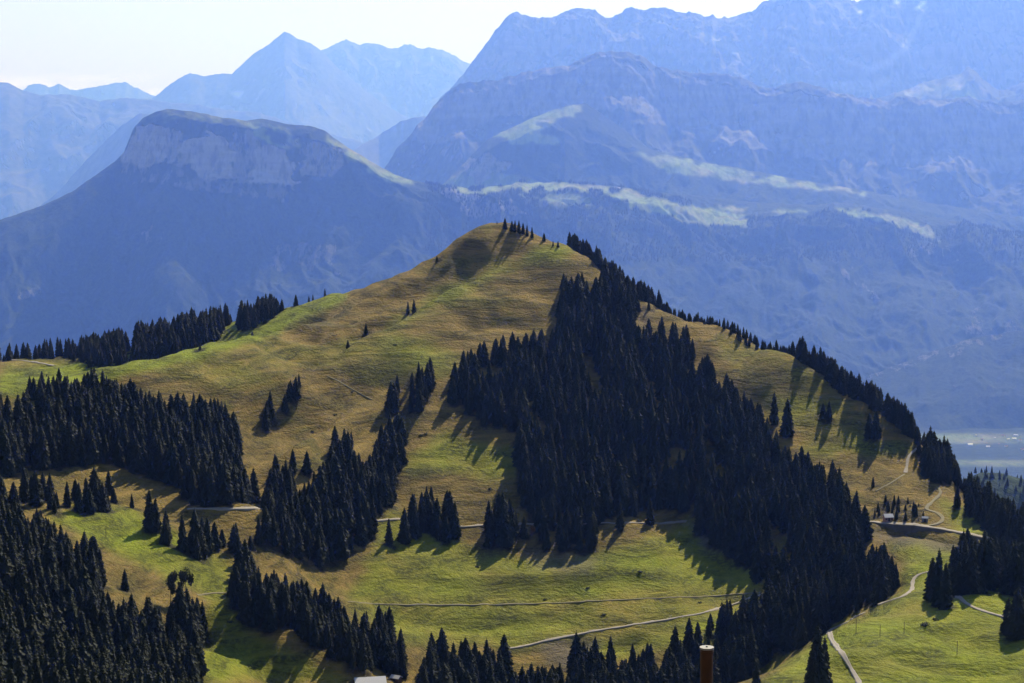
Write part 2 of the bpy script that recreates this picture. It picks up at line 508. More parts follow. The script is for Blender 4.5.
def H(x, y):
    x = np.asarray(x, float); y = np.asarray(y, float)
    z = base_H(x, y)
    for w, amp, wd in RW:
        d, t = dist_poly(x, y, w)
        tp = np.clip(np.minimum(t, 1 - t) / 0.22, 0, 1); tp = tp * tp * (3 - 2 * tp)
        z = z + 1.35 * QS * amp * tp * np.exp(-(d / (wd * QS)) ** 2)
    for w, amp, wd in SPURS:
        d, t = dist_poly(x, y, w)
        side = np.zeros(np.shape(x)); best = np.full(np.shape(x), 1e9)
        for (ax, ay), (bx, by) in zip(w[:-1], w[1:]):
            vx, vy = bx - ax, by - ay
            tt = np.clip(((x - ax) * vx + (y - ay) * vy) / (vx * vx + vy * vy), 0, 1)
            e = np.hypot(x - ax - tt * vx, y - ay - tt * vy)
            side = np.where(e < best, -(vx * (y - ay) - vy * (x - ax)), side); best = np.minimum(best, e)
        u = np.where(side > 0, d, 0) / wd
        tp = np.clip(np.minimum(t, 1 - t) / 0.25, 0, 1); tp = tp * tp * (3 - 2 * tp)
        u = np.sqrt(u * u + 0.04) - 0.2
        z = z - amp * tp * u * np.exp(1 - np.minimum(u, 30)) * (1 + 0.3 * fbm(x / 25, y / 25, 2))
    z = z + rough(x, y)
    return np.maximum(z, FLOOR + 4)

def axis(lo_far, lo, hi, hi_far, step, n_out):
    mid = np.arange(lo, hi + step / 2, step)
    t = np.linspace(0, 1, n_out + 1)[1:] ** 2.2
    return np.concatenate([(lo - (lo - lo_far) * t)[::-1], mid, hi + (hi_far - hi) * t])

gx = axis(-1700, -520, 520, 1700, 2.1, 40)
gy = np.concatenate([np.linspace(-250, 400, 65), np.arange(402, 1260, 2.1), 1261 + (3300 - 1261) * np.linspace(0, 1, 90)[1:] ** 1.6])
GX, GY = np.meshgrid(gx, gy)
GZ = H(GX, GY)
GPX, GPY = project(GX, GY, GZ)

# grid interpolation of the finished terrain (exactly what the mesh shows, bilinear)
def HG(x, y):
    x = np.asarray(x, float); y = np.asarray(y, float)
    i = np.clip(np.searchsorted(gx, x) - 1, 0, len(gx) - 2); j = np.clip(np.searchsorted(gy, y) - 1, 0, len(gy) - 2)
    u = (x - gx[i]) / (gx[i + 1] - gx[i]); v = (y - gy[j]) / (gy[j + 1] - gy[j])
    return (GZ[j, i] * (1 - u) + GZ[j, i + 1] * u) * (1 - v) + (GZ[j + 1, i] * (1 - u) + GZ[j + 1, i + 1] * u) * v

# horizon test: is a ground point seen from the camera (running maximum of the view slope outwards)
_azs = np.linspace(-0.36, 0.36, 1400)
_rs = np.arange(300, 2600, 3.0)
_AZ, _R = np.meshgrid(_azs, _rs)
_SL = HG(_AZ * _R, _R) / _R
_SLM = np.maximum.accumulate(_SL, 0)

def visible(x, y, z, tol=0.0012):
    az = x / y
    i = np.clip(((az + 0.36) / 0.72 * 1399).round().astype(int), 0, 1399)
    j = np.clip(((y - 300) / 3.0).astype(int) - 2, 0, len(_rs) - 1)
    return z / y >= _SLM[j, i] - tol

# ------------------------------------------------------------------ ground cover of the hill (real colour of the turf)
GREEN = [
    (1.6, [(0, 374), (110, 358), (200, 336), (300, 300), (350, 286), (340, 303), (260, 336), (200, 356), (140, 372), (60, 388), (0, 396)]),
    (0.8, [(495, 222), (470, 230), (520, 236), (560, 248), (575, 262), (555, 256), (530, 265), (440, 300), (400, 325), (380, 330), (430, 293), (500, 268), (540, 248), (500, 232)]),
    (1.0, [(565, 240), (580, 248), (560, 258), (520, 268), (500, 272), (530, 255)]),
    (0.9, [(440, 430), (520, 448), (522, 475), (500, 480), (430, 472), (405, 478), (400, 462)]),
    (0.85, [(385, 505), (470, 545), (560, 560), (700, 520), (760, 575), (765, 590), (700, 596), (560, 600), (420, 602), (345, 600), (360, 580)]),
    (0.75, [(345, 605), (560, 606), (765, 594), (700, 612), (600, 632), (500, 650), (400, 640), (345, 620)]),
    (0.9, [(560, 650), (640, 626), (765, 598), (740, 640), (600, 660)]),
    (1.0, [(40, 512), (130, 505), (150, 520), (230, 560), (240, 620), (300, 655), (350, 683), (200, 683), (205, 600), (130, 560), (90, 540)]),
    (1.0, [(760, 683), (830, 628), (900, 592), (905, 560), (880, 540), (940, 545), (990, 560), (1024, 560), (1080, 760), (740, 760)]),
    (1.0, [(795, 445), (905, 442), (912, 452), (860, 458), (800, 455)]),
    (0.8, [(930, 490), (960, 500), (1000, 540), (960, 535), (945, 515)]),
    (0.5, [(700, 325), (780, 345), (860, 410), (880, 445), (800, 440), (760, 400), (720, 350)]),
    (0.45, [(150, 370), (300, 340), (340, 345), (280, 385), (200, 390)]),
    (0.6, [(0, 372), (60, 366), (130, 370), (200, 340), (240, 330), (330, 298), (300, 305), (150, 338), (0, 362)]),
    (0.5, [(300, 345), (400, 335), (470, 350), (450, 380), (380, 390), (310, 372)]),
]
gm = mask(GREEN, 5, 7)
green = sample(gm, GPX, GPY)
SCREE = [(0.8, [(690, 523), (735, 535), (745, 560), (700, 548)]), (0.6, [(640, 305), (655, 308), (650, 328), (635, 322)]), (0.5, [(520, 548), (600, 556), (590, 575), (530, 570)]),
         (0.7, [(540, 640), (600, 640), (600, 668), (545, 665)]), (0.6, [(870, 530), (985, 546), (975, 556), (870, 540)])]
scree = sample(mask(SCREE, 3, 5), GPX, GPY)

# ------------------------------------------------------------------ where the woods stand (outline of the canopy as seen)
# (polygon, spacing m, height m, keep probability, group/place phrase)
WOODS = [
    ('great', [(449, 402), (450, 372), (463, 352), (500, 338), (535, 328), (556, 332), (558, 300), (563, 275), (578, 273), (596, 278), (604, 262), (614, 268), (640, 292), (650, 300), (652, 312), (660, 322), (685, 328), (700, 345), (712, 365),
      (735, 385), (752, 400), (770, 418), (785, 445), (812, 455), (835, 465), (852, 490), (866, 512), (862, 535), (885, 545), (900, 560), (900, 590), (882, 603), (850, 616), (832, 627), (806, 645), (785, 655), (770, 645),
      (766, 605), (766, 592), (752, 572), (735, 560), (700, 538), (692, 516), (655, 509), (640, 516), (612, 516), (602, 522), (518, 505), (520, 455), (512, 432), (485, 425)], 5.0, 17, 1.0),
    ('roadside', [(528, 490), (602, 480), (603, 545), (590, 552), (560, 553), (535, 548)], 6.0, 17, 0.85),
    ('upper_left', [(-60, 395), (0, 388), (20, 382), (45, 373), (90, 371), (140, 388), (170, 398), (200, 393), (225, 402), (240, 425), (240, 450), (258, 480), (262, 506), (235, 506), (205, 507), (190, 505), (172, 488), (150, 478), (120, 468), (60, 466), (0, 478), (-60, 480)], 5.0, 17, 1.0),
    ('left_row', [(-60, 480), (0, 478), (25, 468), (50, 474), (60, 495), (80, 470), (95, 474), (112, 465), (125, 505), (108, 512), (60, 514), (40, 508), (0, 512), (-60, 520)], 6.0, 16, 0.7),
    ('middle', [(160, 512), (170, 516), (262, 517), (264, 490), (275, 462), (290, 462), (296, 480), (312, 475), (328, 462), (332, 430), (352, 428), (358, 470), (372, 458), (382, 418), (402, 416), (402, 460), (395, 482), (398, 500), (375, 520), (372, 540),
      (345, 556), (320, 570), (305, 562), (285, 556), (262, 545), (240, 560), (225, 547), (195, 560), (165, 545)], 5.2, 16, 0.92),
    ('lower_middle', [(228, 565), (240, 538), (262, 555), (290, 580), (320, 586), (345, 606), (372, 610), (388, 606), (404, 640), (406, 684), (385, 674), (350, 668), (310, 650), (270, 632), (240, 625), (232, 600)], 5.0, 15, 1.0),
    ('pocket', [(384, 400), (395, 376), (402, 372), (405, 400), (400, 412), (384, 416)], 5.0, 15, 1.0),
    ('pocket', [(403, 405), (410, 372), (430, 358), (434, 385), (422, 410), (405, 416)], 5.0, 15, 1.0),
    ('gully', [(252, 437), (262, 400), (276, 388), (277, 415), (262, 437)], 5.0, 14, 1.0),
    ('gully', [(280, 412), (284, 382), (300, 374), (300, 395), (288, 414)], 5.0, 12, 1.0),
    ('path_clump', [(400, 545), (402, 510), (415, 493), (428, 486), (440, 496), (455, 492), (459, 535), (450, 543), (430, 540)], 5.5, 17, 0.9),
    ('path_clump', [(486, 546), (486, 505), (495, 497), (511, 497), (512, 542), (500, 548)], 5.0, 19, 1.0),
    ('bottom', [(408, 800), (425, 640), (445, 632), (470, 636), (480, 640), (505, 635), (508, 800)], 6.0, 17, 0.75),
    ('bottom', [(508, 800), (512, 668), (570, 668), (575, 640), (600, 640), (640, 650), (655, 640), (672, 626), (700, 620), (720, 606), (768, 592), (775, 640), (770, 655), (748, 690), (740, 800)], 5.6, 18, 0.9),
    ('lower_left', [(-60, 505), (0, 503), (20, 498), (46, 510), (62, 528), (72, 545), (88, 538), (97, 530), (102, 560), (102, 588), (112, 600), (140, 600), (160, 598), (176, 590), (190, 590), (204, 612), (203, 640), (195, 700), (190, 800), (-60, 800)], 4.8, 16.5, 1.0),
    ('east_edge', [(915, 440), (922, 430), (938, 430), (948, 443), (955, 463), (965, 478), (975, 470), (985, 480), (1000, 485), (1030, 498), (1080, 520), (1080, 570), (1024, 562), (1000, 546), (985, 530), (970, 522), (962, 492), (945, 488), (925, 480)], 5.0, 16, 1.0),
    ('east_clump', [(954, 600), (950, 560), (955, 540), (970, 533), (990, 540), (1010, 542), (1030, 552), (1080, 560), (1080, 600), (1024, 596), (1015, 600), (1000, 592), (985, 598), (970, 594)], 6.5, 17, 0.9),
    ('shrubs', [(868, 520), (872, 500), (890, 493), (915, 498), (930, 508), (928, 522), (900, 520)], 4.2, 5.5, 0.6),
    ('back_ridge', [(-60, 350), (0, 340), (30, 338), (60, 334), (85, 328), (110, 325), (128, 335), (128, 366), (90, 364), (60, 358), (0, 362)], 6.0, 13, 0.75),
    ('back_ridge', [(85, 368), (86, 340), (98, 325), (108, 322), (122, 330), (127, 368)], 5.5, 15, 1.0),
    ('back_ridge', [(128, 366), (138, 318), (165, 308), (200, 300), (215, 294), (230, 294), (234, 320), (210, 346), (170, 364)], 5.5, 16, 1.0),
    ('back_ridge', [(236, 328), (240, 298), (256, 292), (276, 290), (282, 312), (262, 326), (245, 332)], 5.5, 14, 0.9),
]

HOLES = [[(572, 335), (584, 338), (596, 372), (604, 398), (596, 402), (584, 376)], [(630, 308), (658, 312), (654, 338), (640, 346), (630, 332)], [(520, 400), (534, 404), (560, 436), (552, 442), (534, 424)], [(640, 372), (654, 380), (672, 420), (664, 426), (650, 402)],
         [(700, 430), (712, 440), (728, 476), (720, 484), (706, 460)], [(600, 444), (618, 452), (640, 486), (630, 492), (612, 470)], [(760, 510), (776, 520), (800, 566), (790, 572), (772, 546)], [(686, 350), (696, 360), (712, 394), (706, 400), (692, 376)], [(812, 560), (828, 566), (846, 600), (838, 606), (822, 586)]]

def pxh(h, y):
    return h / y / K

trees = []      # x, y, z, height, zone, manual label or None
def add_wood(zone, poly, sp, h, keep):
    cell = sp * QS * 0.93
    h = h * QS * (0.87 if h > 9 else 0.75)
    xs = np.arange(-520, 520, cell); ys = np.arange(400, 1280, cell)
    X, Y = np.meshgrid(xs, ys)
    X = X + RNG.uniform(-.45, .45, X.shape) * cell; Y = Y + RNG.uniform(-.45, .45, Y.shape) * cell
    X, Y = X.ravel(), Y.ravel()
    Z = HG(X, Y)
    hh = h * (1 + 0.30 * RNG.standard_normal(X.shape).clip(-1.9, 1.4) + 0.18 * fbm(X / 40, Y / 40, 2))
    hh = hh.clip(h * 0.45, h * 1.45)
    px, py = project(X, Y, Z)
    _, pt = project(X, Y, Z + hh * 0.76)
    ok = inside(px, py, poly) & inside(px, pt, poly) & (RNG.random(X.shape) < keep)
    if keep == 1.0: ok &= fbm(X / 16 + 5, Y / 30, 2) > -0.55
    if zone == 'great':
        for hole in HOLES:
            ok &= ~inside(px + 4 * fbm(X / 9, Y / 9, 2), py - 5, hole)
    vis = visible(X, Y, Z, 0.012 if zone in ('back_ridge', 'east_edge', 'bottom', 'lower_left', 'great') else 0.004)
    ok &= vis
    if zone == 'back_ridge': ok &= Y > 1290 * QS
    else: ok &= Y < 1340 * QS
    if zone in ('east_clump',): ok &= Y < 900 * QS
    if zone in ('bottom',): ok &= (Y > 740 * QS)
    for i in np.where(ok)[0]:
        trees.append([X[i], Y[i], Z[i], hh[i], zone, None])

for w in WOODS:
    add_wood(*w)

# tree line that follows the right-hand skyline, standing just over the edge
line = [(572, 246), (590, 262), (612, 280), (650, 302), (690, 321), (730, 331), (780, 349), (820, 373), (860, 399), (895, 423), (918, 438)]
sky_y = [2158, 2140, 2100, 2060, 2020, 1980, 1930, 1880, 1830, 1790, 1750]
for k in range(520):
    t = RNG.uniform(0, len(line) - 1.001); i = int(t); f = t - i
    px = line[i][0] * (1 - f) + line[i + 1][0] * f
    Yb = (sky_y[i] * (1 - f) + sky_y[i + 1] * f) * S
    a, _ = ray(px, 300)
    dense = 1.0 if (px < 665 or px > 790) else 0.7
    if RNG.random() > dense: continue
    yy = Yb + QS * RNG.uniform(4, 36) * (1 if px > 800 else 0.8)
    xx = float(a) * yy + RNG.uniform(-3, 3)
    hgt = QS * (9 - 2.5 * (665 < px < 790) + 5 * (px > 800) + 2.5 * (px < 660)) * RNG.uniform(0.6, 1.2)
    trees.append([xx, yy, float(HG(xx, yy)), hgt, 'skyline', None])

MANUAL = [  # base px, base py, height m, zone, label
    (774, 424, 19, 'solo', 'tall narrow spruce left of its taller twin at the upper right forest edge'),
    (787, 436, 22, 'solo', 'tallest spruce of the pair rising at the upper right edge of the great forest'),
    (829, 421, 12, 'solo', 'single dark spruce on the brown slope halfway down the right skyline'),
    (823, 418, 9, 'solo', 'smaller spruce at the left foot of the single spruce on the upper right slope'),
    (869, 438, 15, 'solo', 'left one of the broad spruces on the slope above the bright green shelf'),
    (876, 438, 17, 'solo', 'right one of the broad spruces on the slope above the bright green shelf'),
    (873, 487, 6, 'solo', 'little slim tree on the slope left of the dark bank below the trail'),
    (957, 508, 12, 'solo', 'single spruce on the green slope right of the winding footpath'),
    (942, 478, 14, 'solo', None), (915, 516, 7, 'solo', 'small pointed spruce above the road beside the shed'),
    (897, 424, 6, 'solo', 'small bushy spruce just under the tree line on the right skyline'),
    (408, 314, 8.5, 'solo', 'shorter spruce of the two on the rib high on the bald slope'),
    (414, 313, 9.5, 'solo', 'taller spruce of the two on the rib high on the bald slope'),
    (366, 334, 7.5, 'solo', 'lone small spruce in the gully left of the bright rib'),
    (348, 348, 5.5, 'solo', 'lowest small spruce in the gully left of the bright rib'),
    (437, 262, 5, 'solo', 'small bush like tree on the left skyline below the summit'),
    (505, 229, 8.0, 'summit', 'small spruce closest to the summit on its right'),
    (497, 224, 2.6, 'summit', 'tiny spruce standing right on the summit'),
    (512, 231, 7.5, 'summit', None), (515, 232, 8.5, 'summit', None), (519, 233, 9, 'summit', None), (523, 234, 8, 'summit', None), (527, 236, 8, 'summit', None), (532, 238, 8, 'summit', None),
    (544, 241, 6.0, 'summit', 'lone pointed spruce on the skyline right of the summit row'),
    (553, 246, 4, 'summit', None), (558, 247, 4.5, 'summit', None),
    (150, 531, 19, 'solo', 'wide based spruce on the meadow edge below the left forest'),
    (156, 530, 15, 'solo', 'smaller spruce leaning against the wide based one on the left meadow'),
    (132, 508, 7, 'solo', 'short spruce on the clearing left of the wide based meadow spruce'),
    (103, 512, 14, 'solo', None), (90, 513, 12, 'solo', None),
    (94, 578, 18, 'solo', 'slim spruce at the top corner of the dark lower left forest'),
    (125, 590, 9, 'solo', None),
    (275, 470, 9, 'solo', None), (293, 471, 12, 'solo', 'slim spruce left of a close pair on the brown spur'), (307, 473, 12, 'solo', 'slim spruce on the brown spur above the middle wood'),
    (359, 476, 13, 'solo', None),
    (389, 545, 14, 'solo', 'narrow spruce on the slope just left of the path clump'),
    (620, 530, 15, 'solo', 'left spruce of two in line below the hillside path'),
    (650, 524, 14, 'solo', 'right spruce of two in line below the hillside path'),
    (516, 535, 13, 'solo', None), (524, 538, 12, 'solo', None),
    (938, 606, 22, 'east_clump', 'tall broad spruce on the left end of the near right clump'),
    (945, 609, 18, 'east_clump', 'second spruce from the left end of the near right clump'),
    (932, 600, 17, 'east_clump', None), (955, 582, 16, 'east_clump', None),
    (1017, 638, 19, 'east_clump', 'near spruce on the right photo edge beside the lowest gravel path'),
    (1008, 632, 13, 'east_clump', None),
    (817, 692, 22, 'solo', 'large dark spruce in front of the green knoll left of the near footpath'),
    (824, 688, 17, 'solo', 'spruce crowded behind the large dark one left of the near footpath'),
    (812, 695, 17, 'solo', None),
    (756, 690, 9, 'solo', 'small spruce at the left foot of the green knoll'),
    (203, 640, 16, 'solo', None), (350, 662, 15, 'solo', None),
    (200, 350, 5, 'solo', None),
    (282, 309, 9, 'back_ridge', None), (296, 304, 9, 'back_ridge', None), (309, 303, 5, 'back_ridge', None), (313, 303, 5, 'back_ridge', None), (325, 301, 6, 'back_ridge', None), (252, 312, 9, 'back_ridge', None),
    (197, 322, 8, 'back_ridge', None), (128, 338, 8, 'back_ridge', None), (120, 339, 7, 'back_ridge', None),
]
for (bx, by, h, zone, lab) in MANUAL:
    if zone == 'back_ridge':
        q = march(HG, bx, by + 2, 1380, 1900)
    elif by > 683:
        q = march(HG, bx, by, 400)
    else:
        q = march(HG, bx, by, 500)
    if q is None or (zone == 'summit' and q[1] > 1345 * QS):
        a, _ = ray(bx, by); yy = 2195 * S; q = (float(a) * yy, yy, float(HG(float(a) * yy, yy)))
    trees.append([q[0], q[1], float(HG(q[0], q[1])), h * QS, zone, lab])

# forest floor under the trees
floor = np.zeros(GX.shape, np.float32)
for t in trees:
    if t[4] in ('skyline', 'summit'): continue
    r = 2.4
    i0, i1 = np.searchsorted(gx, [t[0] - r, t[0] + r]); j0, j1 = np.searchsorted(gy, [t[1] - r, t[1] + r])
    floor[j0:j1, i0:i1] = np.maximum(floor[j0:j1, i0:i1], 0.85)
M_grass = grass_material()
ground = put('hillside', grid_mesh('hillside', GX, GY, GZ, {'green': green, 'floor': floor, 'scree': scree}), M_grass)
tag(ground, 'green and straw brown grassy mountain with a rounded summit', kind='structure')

# valley floor, one sheet under everything
M_valley = mountain_material('valley_ground', tree_scale=0.02)
vx = np.concatenate([np.linspace(-42000, 4800, 60), np.arange(4860, 9200, 35), np.linspace(9260, 42000, 50)])
vy = np.concatenate([np.linspace(-600, 11000, 40), np.arange(11050, 16000, 40), np.linspace(16100, 75000, 70)])
VX, VY = np.meshgrid(vx, vy); VZ = FLOOR + 16 * fbm(VX / 420, VY / 420, 3)
vpx, vpy = project(VX, VY, VZ)
vm = sample(mask([(0.65, [(925, 431), (945, 432), (975, 439), (990, 443), (970, 443), (945, 439), (925, 437)]), (0.35, [(985, 438), (1030, 436), (1030, 446), (990, 446)]), (0.55, [(940, 461), (985, 459), (1030, 464), (1060, 470), (1060, 476), (1000, 467), (950, 468)])], 1, 4), vpx, vpy)
put('valley_floor', grid_mesh('valley_floor', VX, VY, VZ, {'meadow': vm, 'rock': vm * 0, 'snow': vm * 0}), M_valley)['kind'] = 'structure'

# ------------------------------------------------------------------ mountains beyond
def mountain(name, crest, prof, mat, meadow=(), rock=(), snow=(), amp=60, lam=500, jag=6, jlam=120, step=1.5, rows=260, back=1500, seed=0.0, auto_rock=(0.85, 1.3), wob=6, rad=2, far=None, steep_amp=1.0):
    """crest: (px, py, Y); prof: (px, [(run, drop), ...]) front profile nodes by column"""
    cr = np.array(crest, float)
    fs = far or FAR
    cr[:, 2] *= fs; amp = amp * fs; lam = lam * fs; jag = jag * fs; jlam = jlam * fs; back = back * fs
    px = np.arange(cr[0, 0], cr[-1, 0] + step, step)
    py = np.interp(px, cr[:, 0], cr[:, 1]); Y = np.interp(px, cr[:, 0], cr[:, 2])
    a, b = ray(px, py)
    cx, cz = a * Y, b * Y
    cz = cz + jag * (ridged(cx / jlam + seed, 0 * cx + seed, 4, 0.55) - 0.6) 
    pk = np.array([p[0] for p in prof], float)
    runs = fs * np.array([[q[0] for q in p[1]] for p in prof], float); drops = fs * np.array([[q[1] for q in p[1]] for p in prof], float)
    nc = len(px); nb = 24
    S_ = np.zeros((rows + nb, nc)); D_ = np.zeros((rows + nb, nc))
    for i in range(nc):
        r = np.array([np.interp(px[i], pk, runs[:, k]) for k in range(runs.shape[1])])
        d = np.array([np.interp(px[i], pk, drops[:, k]) for k in range(runs.shape[1])])
        arc = np.concatenate([[0], np.cumsum(np.hypot(np.diff(r), np.diff(d)))])
        t = np.linspace(0, 1, rows) ** 1.25 * arc[-1]
        S_[nb:, i] = np.interp(t, arc, r); D_[nb:, i] = np.interp(t, arc, d)
        tb = np.linspace(1, 0, nb, endpoint=False)[:nb] ** 1.6
        S_[:nb, i] = -back * tb; D_[:nb, i] = back * 0.8 * tb
    R = np.hypot(cx, Y)
    ux, uy = cx / R, Y / R
    X = cx[None] - ux[None] * S_; YY = Y[None] - uy[None] * S_
    Z = cz[None] - D_
    g = np.clip(np.abs(S_) / (lam * 0.7), 0, 1) ** 0.8
    wx = 0.35 * fbm(X / lam / 1.7 + seed, YY / lam / 1.7, 3)
    gully = ridged(X / lam + wx + seed, (YY + Z * 0.6) / (lam * 3.2) + wx, 5, 0.52) - 0.6
    iso = fbm(X / (lam * 1.3) + seed + 7, YY / (lam * 1.3), 5, 0.5)
    Z = Z + g * amp * (gully + 0.7 * iso)
    # small scale roughness of crags
    Z = Z + np.clip(np.abs(S_) / 60, 0, 1) * amp * 0.08 * ridged(X / (lam * 0.12), (YY + Z) / (lam * 0.25), 3)
    Z = np.maximum(Z, FLOOR - 15)
    PX, PY = project(X, YY, Z)
    dzr = np.gradient(Z, axis=0); dsr = np.hypot(np.gradient(X, axis=0), np.gradient(YY, axis=0)) + 1e-3
    sl = np.abs(dzr / dsr)
    rk = np.clip((sl - auto_rock[0]) / (auto_rock[1] - auto_rock[0]), 0, 1)
    if rock: rk = np.maximum(rk, sample(mask(rock, rad, wob), PX, PY))
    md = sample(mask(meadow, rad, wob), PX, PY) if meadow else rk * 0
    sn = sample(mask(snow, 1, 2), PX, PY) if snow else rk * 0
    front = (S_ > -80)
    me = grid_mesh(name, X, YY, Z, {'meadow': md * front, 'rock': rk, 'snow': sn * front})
    o = put(name, me, mat)
    o['kind'] = 'structure'
    return o

M_mtn = mountain_material('forested_mountain')
M_crag = mountain_material('bare_mountain', forest=(0.05, 0.055, 0.035), rock=(0.25, 0.24, 0.225), tree_scale=0.012, bumpd=8, rockd=22, ns=0.45)
M_far = mountain_material('distant_mountain', forest=(0.07, 0.07, 0.055), rock=(0.26, 0.25, 0.24), tree_scale=0.006, bumpd=15, rockd=40, ns=0.3)

# L1 cliff topped mountain and the alps that run on to the right of it
L1 = [(-150, 258, 11000), (-60, 236, 11300), (0, 220, 11500), (20, 213, 11600), (45, 205, 11700), (75, 190, 11800), (100, 172, 11900), (115, 162, 11950), (124, 152, 11950), (129, 140, 11970), (134, 128, 11980), (143, 118, 12000), (157, 112, 12000),
      (167, 109, 12000), (185, 111, 12000), (205, 114, 12000), (225, 118, 12000), (245, 121, 12000), (262, 119, 12050), (285, 124, 12050), (310, 126, 12050), (325, 131, 12050), (345, 146, 12050), (370, 161, 12050), (395, 175, 12050), (415, 182, 12100),
      (440, 187, 12200), (480, 189, 12300), (520, 184, 12500), (560, 182, 12700), (610, 186, 12700), (650, 192, 12900), (700, 196, 13200), (760, 203, 13400), (800, 205, 13400), (860, 207, 13400), (900, 211, 13300), (960, 222, 13200), (1024, 232, 13000), (1180, 255, 12800)]
P1 = [(-150, [(0, 0), (60, 30), (100, 60), (900, 620), (2600, 1900)]), (110, [(0, 0), (60, 30), (120, 80), (900, 650), (2600, 1900)]), (136, [(0, 0), (60, 60), (200, 330), (900, 850), (2600, 1950)]),
      (200, [(0, 0), (130, 75), (270, 370), (900, 850), (2600, 2000)]), (290, [(0, 0), (110, 70), (240, 360), (900, 850), (2600, 2000)]), (345, [(0, 0), (160, 80), (260, 230), (900, 700), (2600, 1900)]), (400, [(0, 0), (240, 60), (330, 120), (900, 520), (2600, 1700)]),
      (480, [(0, 0), (300, 40), (420, 100), (1000, 480), (2800, 1500)]), (560, [(0, 0), (700, 130), (800, 190), (1500, 560), (3200, 1500)]), (700, [(0, 0), (1000, 230), (1200, 330), (2100, 760), (3600, 1500)]),
      (800, [(0, 0), (900, 110), (1200, 240), (2200, 600), (4200, 1300)]), (1024, [(0, 0), (1000, 120), (1300, 280), (2300, 560), (4200, 1200)]), (1180, [(0, 0), (1000, 120), (1300, 280), (2300, 560), (4200, 1200)])]
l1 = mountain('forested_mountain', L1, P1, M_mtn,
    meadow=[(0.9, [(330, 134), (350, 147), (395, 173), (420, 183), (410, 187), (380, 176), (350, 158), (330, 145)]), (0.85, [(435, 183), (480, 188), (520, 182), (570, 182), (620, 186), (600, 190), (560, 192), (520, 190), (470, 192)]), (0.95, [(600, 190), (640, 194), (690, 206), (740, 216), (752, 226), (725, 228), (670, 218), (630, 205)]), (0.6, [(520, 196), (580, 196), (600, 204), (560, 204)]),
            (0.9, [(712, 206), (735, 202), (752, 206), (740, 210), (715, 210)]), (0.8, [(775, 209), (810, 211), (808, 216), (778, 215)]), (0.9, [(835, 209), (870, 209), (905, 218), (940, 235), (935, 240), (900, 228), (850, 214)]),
            (0.45, [(130, 122), (165, 111), (270, 122), (320, 130), (290, 128), (250, 124), (180, 118)]), (1.0, [(238, 118), (262, 130), (290, 148), (286, 151), (258, 135), (236, 122)]), (0.9, [(268, 122), (288, 131), (298, 150), (292, 150), (280, 134)])],  # last two strips: sunlit ridge lines painted in with the meadow colour
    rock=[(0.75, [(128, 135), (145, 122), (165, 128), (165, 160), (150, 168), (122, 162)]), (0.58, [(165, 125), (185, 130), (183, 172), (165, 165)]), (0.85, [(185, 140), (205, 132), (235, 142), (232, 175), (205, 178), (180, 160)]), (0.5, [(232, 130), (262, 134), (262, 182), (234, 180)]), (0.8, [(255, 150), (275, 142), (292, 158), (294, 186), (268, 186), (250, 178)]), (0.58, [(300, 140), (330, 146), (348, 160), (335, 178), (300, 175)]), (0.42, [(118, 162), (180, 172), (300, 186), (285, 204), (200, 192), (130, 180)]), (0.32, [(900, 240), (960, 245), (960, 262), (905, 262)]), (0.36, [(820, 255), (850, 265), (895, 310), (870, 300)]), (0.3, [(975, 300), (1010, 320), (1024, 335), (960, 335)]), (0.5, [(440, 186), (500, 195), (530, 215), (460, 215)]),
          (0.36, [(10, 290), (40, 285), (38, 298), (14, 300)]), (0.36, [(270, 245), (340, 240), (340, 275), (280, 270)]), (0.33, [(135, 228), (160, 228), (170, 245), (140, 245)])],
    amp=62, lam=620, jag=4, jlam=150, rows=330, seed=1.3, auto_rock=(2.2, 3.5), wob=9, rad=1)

# nearer dark wooded ridge on the right above the valley floor
mountain('wooded_ridge', [(760, 430, 9500), (800, 412, 9700), (840, 392, 9800), (870, 376, 9900), (925, 354, 10000), (970, 339, 10000), (1024, 330, 10000), (1180, 305, 10000)],
    [(760, [(0, 0), (150, 20), (500, 60), (1200, 150)]), (900, [(0, 0), (300, 75), (750, 160), (1300, 300)]), (1024, [(0, 0), (300, 110), (750, 250), (1300, 500)]), (1180, [(0, 0), (300, 120), (750, 280), (1300, 600)])],
    M_mtn, rock=[(0.33, [(840, 385), (925, 350), (980, 335), (1024, 325), (1024, 334), (930, 360), (850, 395)])], amp=22, lam=380, jag=5, rows=120, back=500, seed=4.1, auto_rock=(1.6, 2.2))

